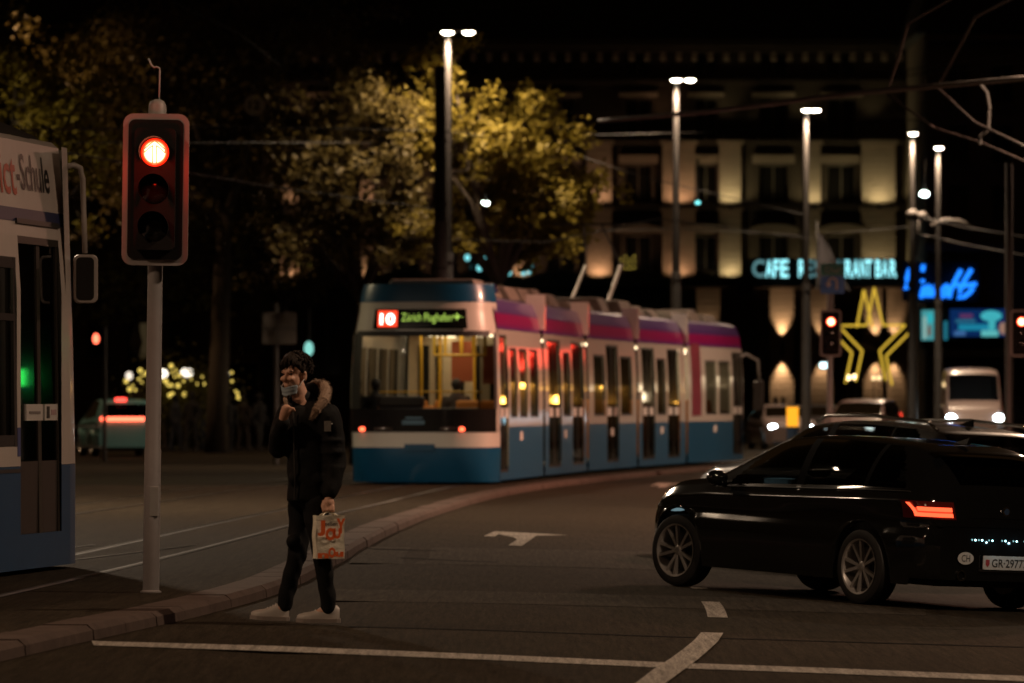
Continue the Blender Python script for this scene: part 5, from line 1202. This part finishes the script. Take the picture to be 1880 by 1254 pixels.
# ================================================================== TREES
bark = mat('bark', (.09, .07, .05), .9, var=.4, scale=4, bump=.6)
def leafmat(name, c):
    m = mat(name, c, .55, var=.5, scale=1.2)
    nt = m.node_tree; p = nt.nodes['Principled BSDF']; tr = nt.nodes.new('ShaderNodeBsdfTranslucent'); tr.inputs[0].default_value = (*[min(1, x*1.2) for x in c], 1)
    mx = nt.nodes.new('ShaderNodeMixShader'); mx.inputs[0].default_value = .4; out = [n for n in nt.nodes if n.type == 'OUTPUT_MATERIAL'][0]
    nt.links.new(p.outputs[0], mx.inputs[1]); nt.links.new(tr.outputs[0], mx.inputs[2]); nt.links.new(mx.outputs[0], out.inputs[0]); return m
leafA = leafmat('leaf_autumn', (.23, .18, .025)); leafB = leafmat('leaf_olive', (.12, .11, .025)); leafC = leafmat('leaf_brown', (.12, .09, .022))
def tree(label, x, y, trunk_h, clumps, nleaf, lm, r0=.28, size=.16, seed=1, bare=0, lean=0, trunk_m=None):
    rnd = random.Random(seed); z0 = top(x, y) if x < kerb_x(min(y, 214)) else gz(x, y)
    o = thing('tree', label, 'tree', (x, y, z0)); tk = MB(); fork = Vector((lean*trunk_h, 0, trunk_h))
    tk.tube([(0, 0, -.1), (lean*trunk_h*.3, .05, trunk_h*.35), (lean*trunk_h*.7, 0, trunk_h*.7), fork], r0, 10, radii=[r0*1.25, r0, r0*.85, r0*.7])
    for c, r in clumps:
        c = Vector(c); mid = fork.lerp(c, .5)+Vector((rnd.uniform(-.4, .4), rnd.uniform(-.4, .4), rnd.uniform(-.1, .5)))
        tk.tube([fork+Vector((0, 0, -.3)), mid, c], .1, 7, radii=[r0*.5, r0*.28, r0*.1])
        for k in range(5):
            d = Vector((rnd.gauss(0, 1), rnd.gauss(0, 1), rnd.gauss(.2, .8))).normalized(); q = mid.lerp(c, rnd.uniform(.2, 1)); tk.tube([q, q+d*.5*min(r), q+d*.95*min(r)+Vector((0, 0, .1))], .03, 5, radii=[r0*.14, r0*.09, .008])
    tk.build('trunk', trunk_m or bark, o, True)
    tot = sum(r[0]*r[1]*r[2] for _, r in clumps); V = []; F = []
    for c, r in clumps:
        c = Vector(c); n = int(nleaf*r[0]*r[1]*r[2]/tot); sub = [Vector((rnd.gauss(0, .55), rnd.gauss(0, .55), rnd.gauss(0, .5))) for _ in range(max(6, n//45))]
        for _ in range(n):
            s_ = rnd.choice(sub); q = s_+Vector((rnd.gauss(0, .16), rnd.gauss(0, .16), rnd.gauss(0, .15))); p = c+Vector((q.x*r[0], q.y*r[1], q.z*r[2]))
            d = Vector((rnd.gauss(0, 1), rnd.gauss(0, 1), rnd.gauss(-.3, .8))).normalized(); u = d.orthogonal().normalized(); w = d.cross(u); l = size*rnd.uniform(.45, 1.55)
            i = len(V); V += [p-d*l*.5, p+u*l*.38, p+d*l*.5+w*l*.12, p-u*l*.38]; F.append((i, i+1, i+2, i+3))
    mb = MB(); mb.add(V, F); mb.build('crown', lm, o); return o
def clump(px, py, D, rx, ry, x, y, dz=0): w = P(px, py, D); return ((w[0]-x, w[1]-y, w[2]-KH), (rx, 1.6 if ry is None else ry, ry if ry else rx))
s119 = 119.5
xA = (915-CX)/FPX*121
tree('tree with yellow autumn leaves glowing under the tall street lamp', xA, 121, 4.6,
     [clump(800, 190, 119.3, .85, .9, xA, 121), clump(880, 260, 119.5, .9, .9, xA, 121), clump(960, 270, 120.3, 1.1, 1.0, xA, 121), clump(1010, 210, 121, .7, .7, xA, 121), clump(900, 340, 120.5, 1.1, .8, xA, 121), clump(1000, 340, 121, 1.1, 1.0, xA, 121), clump(870, 420, 120.5, 1.0, .7, xA, 121), clump(1010, 430, 122, 1.0, .8, xA, 121), clump(945, 470, 122, .9, .5, xA, 121), clump(1070, 380, 123, .7, .9, xA, 121), clump(830, 120, 118.6, .6, .7, xA, 121), clump(770, 240, 119, .7, .8, xA, 121), clump(760, 400, 120, .8, .9, xA, 121)], 13500, leafA, .22, .14, 11)
xB = (660-CX)/FPX*121
tree('sparse brown-leaved tree left of the tall street lamp', xB, 121, 4.2, [clump(590, 240, 120.5, 1.4, 1.2, xB, 121), clump(700, 200, 119.2, 1.2, 1.1, xB, 121), clump(745, 300, 119, .9, 1.1, xB, 121), clump(620, 350, 120, 1.5, 1.2, xB, 121), clump(710, 420, 119.5, 1.2, .9, xB, 121), clump(550, 430, 121, 1.3, 1.0, xB, 121), clump(520, 300, 122, 1.2, 1.2, xB, 121), clump(640, 130, 120, 1.1, .8, xB, 121)], 9500, leafC, .2, .125, 12)
xC = (398-CX)/FPX*150
tree('tall bare-stemmed tree with dark crown behind the pedestrian', xC, 150, 7.0, [clump(330, 120, 150, 2.4, 1.6, xC, 150), clump(480, 60, 150, 2.4, 1.6, xC, 150), clump(430, 230, 150, 1.8, 1.2, xC, 150), clump(560, 20, 151, 2, 1.2, xC, 150), clump(250, 250, 150, 2.2, 1.6, xC, 150), clump(300, 380, 149, 1.8, 1.2, xC, 150), clump(180, 120, 150, 2.2, 1.6, xC, 150)], 9500, leafC, .3, .17, 13, lean=.03)
xD = (60-CX)/FPX*100
tree('olive-leaved tree rising above the near tram at upper left', xD, 100, 4.4, [clump(30, 160, 100, 1.1, 1.1, xD, 100), clump(100, 240, 100, 1.0, 1.2, xD, 100), clump(-40, 260, 100, 1.2, 1.2, xD, 100), clump(60, 350, 100, 1.1, .8, xD, 100), clump(150, 330, 101, .8, .8, xD, 100), clump(170, 180, 101, .9, .9, xD, 100)], 6000, leafA, .22, .13, 14)
xE = (250-CX)/FPX*172
tree('dark tree behind the string lights at left', xE, 172, 5, [clump(230, 330, 172, 2.4, 2.2, xE, 172), clump(330, 430, 172, 2.2, 1.8, xE, 172), clump(160, 470, 172, 2.2, 1.8, xE, 172), clump(270, 540, 172, 2.4, 1.2, xE, 172)], 5200, leafB, .26, .2, 15)
xF = (520-CX)/FPX*178
tree('dim tree against the lit corner pilaster of the cafe', xF, 178, 5, [clump(470, 420, 178, 1.8, 1.8, xF, 178), clump(570, 330, 178, 1.6, 1.6, xF, 178), clump(620, 450, 178, 1.8, 1.4, xF, 178), clump(500, 540, 178, 2, 1.0, xF, 178)], 4200, leafB, .22, .2, 16)

# ================================================================== MASTS, WIRES, SIGNS
wire_m = mat('wire', (.013, .011, .01), .8, spec=.2); wire_l = mat('wire_light', (.05, .042, .038), .7); pipe_m = mat('pipe_grey', (.16, .14, .13), .6)
xm = (808-CX)/FPX*112; mz = top(xm, 112)
ms = thing('catenary_mast', 'dark steel mast standing behind the tram in front of the yellow tree', 'mast', (xm, 112, mz))
Hm = HC+(HY-128)/FPX*112-mz
MB().cone((0,0,0), (0,0,Hm*.62), .19, .15, 16).build('lower_shaft', grey, ms, 'auto'); MB().cone((0,0,Hm*.62), (0,0,Hm), .12, .11, 16).build('upper_shaft', dark, ms, 'auto'); MB().cone((0,0,Hm), (0,0,Hm+.08), .13, .1, 16).build('cap', dark, ms)
for z in (.5, .66, .82): MB().cone((0,0,Hm*z), (0,0,Hm*z+.06), .16, .16, 14).build('clamp', dark, ms)
def wire(label, pts, r=.016, m=None, nm='overhead_wire'):
    q = []
    for k in range(len(pts)-1):
        a, b = Vector(P(*pts[k])), Vector(P(*pts[k+1]))
        for t in np.linspace(0, 1, 9)[:-1]: q.append(a.lerp(b, t)-Vector((0, 0, .0)))
    q.append(Vector(P(*pts[-1]))); o = Vector(q[0]); mb = MB().tube([p-o for p in q], r, 6)
    return tag(mb.build(nm, m or wire_m, None, True, loc=o), label, 'wire')
wire('thick grey span pipe crossing the upper right of the picture', [(1100, 222, 100), (1300, 205, 92), (1560, 172, 84), (1900, 142, 74)], .048, pipe_m, 'span_pipe')
wire('steep red-glinting wire rising to the top edge, left of two', [(1628, 170, 82), (1648, 110, 80), (1667, 43, 78), (1760, -10, 70)], .02, wire_l)
wire('steep red-glinting wire rising to the top edge, right of two', [(1722, 160, 80), (1750, 108, 78), (1790, 32, 75), (1880, -14, 68)], .022, wire_l)
wire('wire slanting down right from the span pipe, upper of two', [(1722, 162, 80), (1790, 225, 78), (1880, 268, 74)], .02, wire_l)
wire('wire slanting down right from the span pipe, lower of two', [(1628, 172, 82), (1715, 235, 82), (1800, 262, 80), (1890, 300, 78)], .02, wire_l)
wire('short curved hook hanging from the span pipe', [(1798, 153, 77), (1812, 170, 77), (1817, 200, 77), (1814, 238, 77), (1800, 250, 77), (1799, 266, 77)], .03, wire_l, 'hanger_hook')
for lb, pts in (('faint level wire above the big street lamps, from the left edge', [(0, 262, 90), (700, 262, 120), (1100, 258, 140)]),
    ('faint wire running from the dark mast to the left edge', [(805, 240, 112), (400, 232, 95), (0, 240, 80)]),
    ('sagging wire from the top left to the twelve sign', [(300, -5, 96), (440, 62, 108), (520, 125, 118), (640, 170, 130)]),
    ('wire crossing behind the lamp pole above the pantograph', [(470, 148, 135), (800, 150, 139), (1240, 142, 144), (1600, 136, 152), (1890, 120, 160)]),
    ('wire from the dark mast down to the right behind the tram', [(808, 240, 112), (1000, 265, 125), (1180, 325, 140), (1480, 395, 160)]),
    ('long low wire from the signal to the dark mast', [(120, 280, 78), (480, 340, 98), (805, 385, 112)]),
    ('wire across the lit cafe pilasters', [(1000, 250, 130), (1400, 240, 140), (1890, 205, 150)]),
    ('second wire across the lit cafe pilasters', [(900, 430, 125), (1240, 420, 136), (1480, 432, 150), (1680, 416, 162)]),
    ('contact wire running to the pantograph from the left', [(600, 432, 120), (1000, 445, 118), (1212, 402, 118), (1500, 440, 150)]),
    ('upper right wire pair, lower strand', [(1660, 140, 120), (1890, 112, 110)]), ('upper right wire pair, upper strand', [(1660, 128, 120), (1890, 98, 110)]),
    ('pale wire from the bracket hub to the right edge, upper', [(1690, 398, 162), (1760, 415, 150), (1890, 436, 130)]), ('pale wire from the bracket hub to the right edge, lower', [(1690, 430, 162), (1770, 448, 150), (1890, 470, 130)]),
    ('thin wire high across the top of the picture', [(480, 30, 120), (900, 12, 120), (1100, -4, 120)])):
    wire(lb, pts, .018 if 'pale' in lb else .014, wire_l if 'pale' in lb else None)
hb = thing('wire_bracket', 'pulley bracket hub on the single-headed street lamp pole', 'bracket', P(1682, 395, 161.6))
MB().ball((-.12, 0, 0), .2).ball((.2, 0, -.05), .17).cone((0, 0, -1.3), (.1, 0, .1), .05).build('hub', mat('hub_grey', (.09, .078, .07), .6), hb, True); MB().tube([(.5, 0, -.35), (.9, 0, -.15), (1.4, 0, -.2), (1.8, 0, -.45)], .07).build('arm', MATS['hub_grey'], hb, True)
s12 = thing('number_disc', 'round white disc with the number 12 hung on wires', 'sign', P(467, 193, 124))
MB().prism(circ(.25, n=28), -.02, .02).build('disc', mat('disc_white', (.75, .74, .7), .6), s12); text('12', .27, .2, y=-.024, bold=.02).build('numerals', black, s12); MB().cone((0, 0, .24), (0, 0, .6), .012).build('hanger', dark, s12)
xs5, Ds = (507-CX)/FPX*121, 121; zz5 = top(xs5, Ds)
sb = thing('sign_post', 'grey post with a square board seen from the back, behind the pedestrian', 'sign', (xs5, Ds, zz5))
MB().cone((0,0,0), (0,0,HC+(HY-556)/FPX*Ds-zz5), .06).build('post', grey, sb); zb5 = HC+(HY-603)/FPX*Ds-zz5
MB().box(-.32, .48, -.1, -.07, zb5-.38, zb5+.38).build('board', mat('board_grey', (.22, .2, .18), .6), sb, bevel=.02); MB().box(.02, .06, -.12, -.1, zb5-.36, zb5+.36).box(-.32, .48, -.115, -.101, zb5-.02, zb5+.02).build('board_rib', grey, sb)
# fairy lights in a shrub, globe lamps
fg = glow('fairy_yellow', (1, .72, .14), 1.1)
shr = thing('shrub', 'low dark shrub wound with yellow fairy lights at left', 'shrub', ((335-CX)/FPX*158, 158, top(-10, 158)))
ssx = lambda px: (px-335)/FPX*158; ssz = lambda py: HC+(HY-py)/FPX*158-KH
V = MB(); rnd = random.Random(4)
for k in range(1600):
    p = Vector((rnd.gauss(0, .75), rnd.gauss(0, .4), abs(rnd.gauss(1.6, .6)))); d = Vector((rnd.gauss(0,1), rnd.gauss(0,1), rnd.gauss(0,1))).normalized(); u = d.orthogonal().normalized(); V.add([p-d*.07, p+u*.05, p+d*.07, p-u*.05], [(0,1,2,3)])
V.build('foliage', leafB, shr)
st_ = MB()
for k in range(7): a = 2*PI*k/7; st_.tube([(0, 0, 0), (.2*math.cos(a), .2*math.sin(a), .8), (.8*math.cos(a), .5*math.sin(a), 1.9)], .03, 6, radii=[.06, .04, .015])
st_.build('stems', bark, shr)
fp = [(233,700),(238,712),(246,708),(250,716),(255,696),(262,690),(262,702),(258,680),(270,686),(240,715),(316,672),(318,684),(322,680),(322,692),(310,706),(315,708),(328,708),(338,700),(361,705),(372,692),(376,705),(426,684),(427,700),(433,718),(436,722),(438,730),(312,726),(318,724),(340,724),(300,698),(352,696),(306,700),(330,690)]
for k, (a, b_) in enumerate(fp): MB().ball((ssx(a), rnd.uniform(-.5, .1), ssz(b_)), rnd.choice((.035, .045, .07)), 10, 8).build('bulb', fg, shr, True)
fw = glow('globe_white', (1, .88, .7), 3)
for k, (px, py, r_, lb) in enumerate(((343, 684, .17, 'brightest white globe lamp among the yellow fairy lights'), (298, 686, .16, 'white globe lamp half behind the big signal pole'), (413, 686, .12, 'white globe lamp right of the fairy lights'), (237, 690, .1, 'small white globe lamp at the left end of the fairy lights'))):
    w = P(px, py, 166); o = thing('globe_lamp', lb, 'lamp', (w[0], 166, top(w[0], 166))); h_ = w[2]-top(w[0], 166)
    MB().cone((0,0,0), (0,0,h_-r_), .04).build('post', dark, o); MB().ball((0,0,h_), (r_*1.15, r_, r_*.9 if k < 2 else r_*1.4)).build('globe', fw if k < 3 else glow('globe_dim', (1, .85, .7), 1.2), o, True)
cyb = glow('cyan_bulb', (.25, .85, .9), 1.1)
cs = thing('cyan_light_cluster', 'cluster of cyan lights on the facade seen through the tree', 'lights', P(920, 485, 250))
for a, b_ in ((858,473),(880,492),(893,476),(895,496),(908,474),(914,478),(917,493),(933,476),(934,492),(934,500),(950,472),(961,500),(972,490),(973,498)):
    w = Vector(P(a, b_, 250))-Vector(cs.location); MB().ball(w, (.13, .1, .16)).build('bulb', cyb, cs, True)
MB().box(-1.8, 1.5, .1, .16, -.02, .04).build('rail', dark, cs)
for nm, lb, px, py, D, c, s_, r_ in (('small_flood_light', 'small cool flood light in the middle of the yellow tree', 891, 373, 140, (.85, 1, .9), 14, .07), ('small_flood_light', 'small cool flood light right of the farthest street lamp', 1697, 356, 170, (.8, 1, .92), 14, .1), ('small_flood_light', 'tiny cyan lamp beside the second street lamp pole', 1281, 372, 140, (.2, .8, .8), 2, .05), ('small_flood_light', 'small greenish lamp post light behind the pedestrian\'s head', 567, 640, 150, (.3, .8, .7), .9, .09)):
    o = thing(nm, lb, 'lamp', P(px, py, D)); MB().ball((0,0,0), (r_*1.5, r_, r_ if s_ > 1 else r_*2.4)).build('lens', glow(lb[:18]+str(px), c, s_), o, True); MB().cone((0, .1, -.1), (0, .1, 1.2), .03).build('bracket', dark, o)
fl2 = thing('window_fairy_lights', 'tiny yellow fairy lights on the first-floor window right of the tree', 'lights', P(1155, 485, 255))
for k in range(12): MB().ball(((k % 4)*.22-.4, 0, (k//4)*.25-.2+.08*math.sin(k*3)), .05, 8, 6).build('bulb', glow('fairy_dim', (1, .72, .12), .5), fl2, True)
fl3 = thing('window_fairy_lights', 'tiny yellow fairy lights on the window left of the dark mast', 'lights', P(560, 478, 255))
for k in range(10): MB().ball(((k % 4)*.22-.4, 0, (k//4)*.25-.2+.08*math.sin(k*3)), .05, 8, 6).build('bulb', MATS['fairy_dim'], fl3, True)
yb_ = thing('beacon_bollard', 'glowing yellow beacon bollard between the far cars and the tram', 'bollard', (*rs(1455, 140), 0))
z0_, z1_ = HC+(HY-783)/FPX*140, HC+(HY-747)/FPX*140
MB().cone((0,0,0), (0,0,z0_), .17, .16, 16).build('post', mat('bollard_blue', (.03, .06, .12), .5), yb_); MB().cone((0,0,z0_), (0,0,z1_), .16, .16, 16).build('lit_cylinder', glow('beacon_yellow', (1, .38, .02), 1.4), yb_); MB().cone((0,0,z1_), (0,0,z1_+.05), .17, .12, 16).build('cap', dark, yb_)
kl_ = thing('keep_left_sign', 'small white-lit arrow sign under the far red signal', 'sign', P(1514, 671, 113))
MB().prism(rrect(.28, .2, .08), -.02, .05).build('case', dark, kl_); MB().prism(rrect(.24, .14, .06), -.03, -.021).build('lit_face', glow('keep_white', (.7, .97, 1), 3), kl_)
for k, (px, py) in enumerate(((1557, 693), (1570, 692), (1604, 694), (1614, 694))):
    o = thing('terrace_lamp', 'warm terrace lamp at the foot of the star, %s from left' % ('first', 'second', 'third', 'fourth')[k], 'lamp', P(px, py, 200)); MB().ball((0,0,0), .1 if k < 2 else .08).build('globe', glow('terrace_%d' % (k > 1), (1, .7, .34), 6 if k < 2 else 2.2), o, True); MB().cone((0,0,-.1), (0,0,-HC-(HY-py)/FPX*200+.02), .025).build('post', dark, o)
# barrier rail and cars' neighbours at left
br = thing('barrier_rail', 'white tubular barrier beside the teal car at left', 'barrier', (*rs(160, 132)[:2], top(-10, 132)))
MB().tube([(-.6, 0, 0), (-.6, 0, .85), (.42, 0, .85), (.42, 0, 0)], .03).cone((-.6, 0, .32), (.42, 0, .32), .03).build('tube_frame', ltgrey, br, True)
for k in range(4): MB().cone((-.45+k*.22, 0, .32), (-.45+k*.22, 0, .85), .015).build('bar', ltgrey, br)
# awning shade by the star (pale parasol)
pr_ = thing('parasol', 'pale flat parasol in front of the cafe behind the star', 'parasol', ((1580-CX)/FPX*215, 215, 0))
MB().cone((0,0,0), (0,0,3.9), .04).build('pole', dark, pr_); MB().cone((0,0,3.75), (0,0,4.1), 1.0, .1, 8).build('canopy', mat('parasol_cloth', (.6, .58, .52), .8), pr_)
# flag hanging by the second lamp
fg_ = thing('flag', 'dark pointed banner hanging beside the blue U-turn sign', 'flag', P(1500, 425, 150))
R = [[(.02+u*.02, 0, -v*1.6) if u == 0 else (.05+u*(.25+.7*v), .12*math.sin(u*5+v*4), -.35*u-v*1.4) for u in np.linspace(0, 1, 8)] for v in np.linspace(0, 1, 8)]
MB().grid(R).build('cloth', mat('flag_cloth', (.03, .027, .03), .9), fg_, True); MB().cone((0, 0, .3), (0, 0, -1.7), .02).build('pole', grey, fg_)

# ================================================================== PEOPLE IN THE BACKGROUND
def bystander(label, x, y, z, m, h=1.74, yaw=0, seated=False, seed=0):
    rnd = random.Random(seed); b = MB(); k = h/1.74
    limb(b, [((0,0,1.42*k), .05), ((0,.0,1.5*k), .05)]); b.ball((0, 0, 1.62*k), (.085, .1, .12), 12, 10)
    limb(b, [((0,0,1.38*k), .13), ((0,0,1.15*k), .15), ((0,0,.92*k), .15)]); b.ball((0,0,1.32*k), (.22, .13, .12)); b.ball((0,-.09,1.6*k), (.02, .03, .03))
    sw = rnd.uniform(.05, .16)
    for s_ in (-1, 1):
        if not seated: limb(b, [((s_*.09, 0, .9*k), .1), ((s_*.1, s_*sw*.6-.03, .48*k), .07), ((s_*.1, s_*sw, .08), .05), ((s_*.1, s_*sw-.14, .04), .04)])
        else: limb(b, [((s_*.09, 0, .92*k), .1), ((s_*.1, -.4, .9*k), .08), ((s_*.1, -.42, .5*k), .06), ((s_*.1, -.55, .45*k), .045)])
        limb(b, [((s_*.21, 0, 1.36*k), .065), ((s_*.26, s_*.04, 1.1*k), .055), ((s_*.24, -.06-s_*.05, .86*k), .04), ((s_*.23, -.09-s_*.05, .78*k), .035)])
    o = remesh(b, 'person', .03, m, None, 1, loc=(x, y, z)); o.rotation_euler = (0, 0, yaw)
    hm = MB().ball((0, .015, 1.66*k), (.1, .11, .1), 12, 8).build('hair', mat('hair_dark', (.015, .012, .01), .7), o, True)
    return tag(o, label, 'person')
coatD = mat('coat_dark', (.018, .016, .015), .85); coatB = mat('coat_blue', (.03, .035, .05), .85); coatG = mat('coat_brown', (.05, .038, .03), .85)
for px, D, m, lb, yw in ((418, 150, coatD, 'dark tall figure standing right of the tree trunk', .3), (322, 156, coatB, 'figure in dark jacket standing below the brightest globe lamp', 2.0), (352, 154, coatD, 'dark figure left of the tree trunk by the fairy lights', -.6), (300, 158, coatG, 'figure half behind the big signal pole', 1.2), (446, 158, coatG, 'brown-coated figure second right of the tree trunk', 2.5), (476, 155, coatD, 'dark figure just left of the pedestrian', .8), (372, 160, coatB, 'blue-coated figure in front of the tree trunk', -2)):
    x = (px-CX)/FPX*D; bystander(lb, x, D, top(x, D), m, random.uniform(1.66, 1.84), yw, seed=px)
for px, D, m, lb in ((1438, 200, coatD, 'dark figure in front of the bright wall lamp, right of two'), (1424, 202, coatG, 'dark figure in front of the bright wall lamp, left of two'), (1868, 190, coatD, 'dark figure at the right edge behind the red signal pole')):
    x = (px-CX)/FPX*D; bystander(lb, x, D, .0, m, 1.78, 0, seed=px)
# two passengers in the tram's rear
for px, D, m, lb in ((690, 93.5, coatD, 'seated passenger behind the tram window at left'), (838, 93.8, coatG, 'seated passenger behind the tram window at right')):
    x = (px-CX)/FPX*D; bystander(lb, x, D, tram.location.z+.36, m, 1.74*.93, PI, True, px)
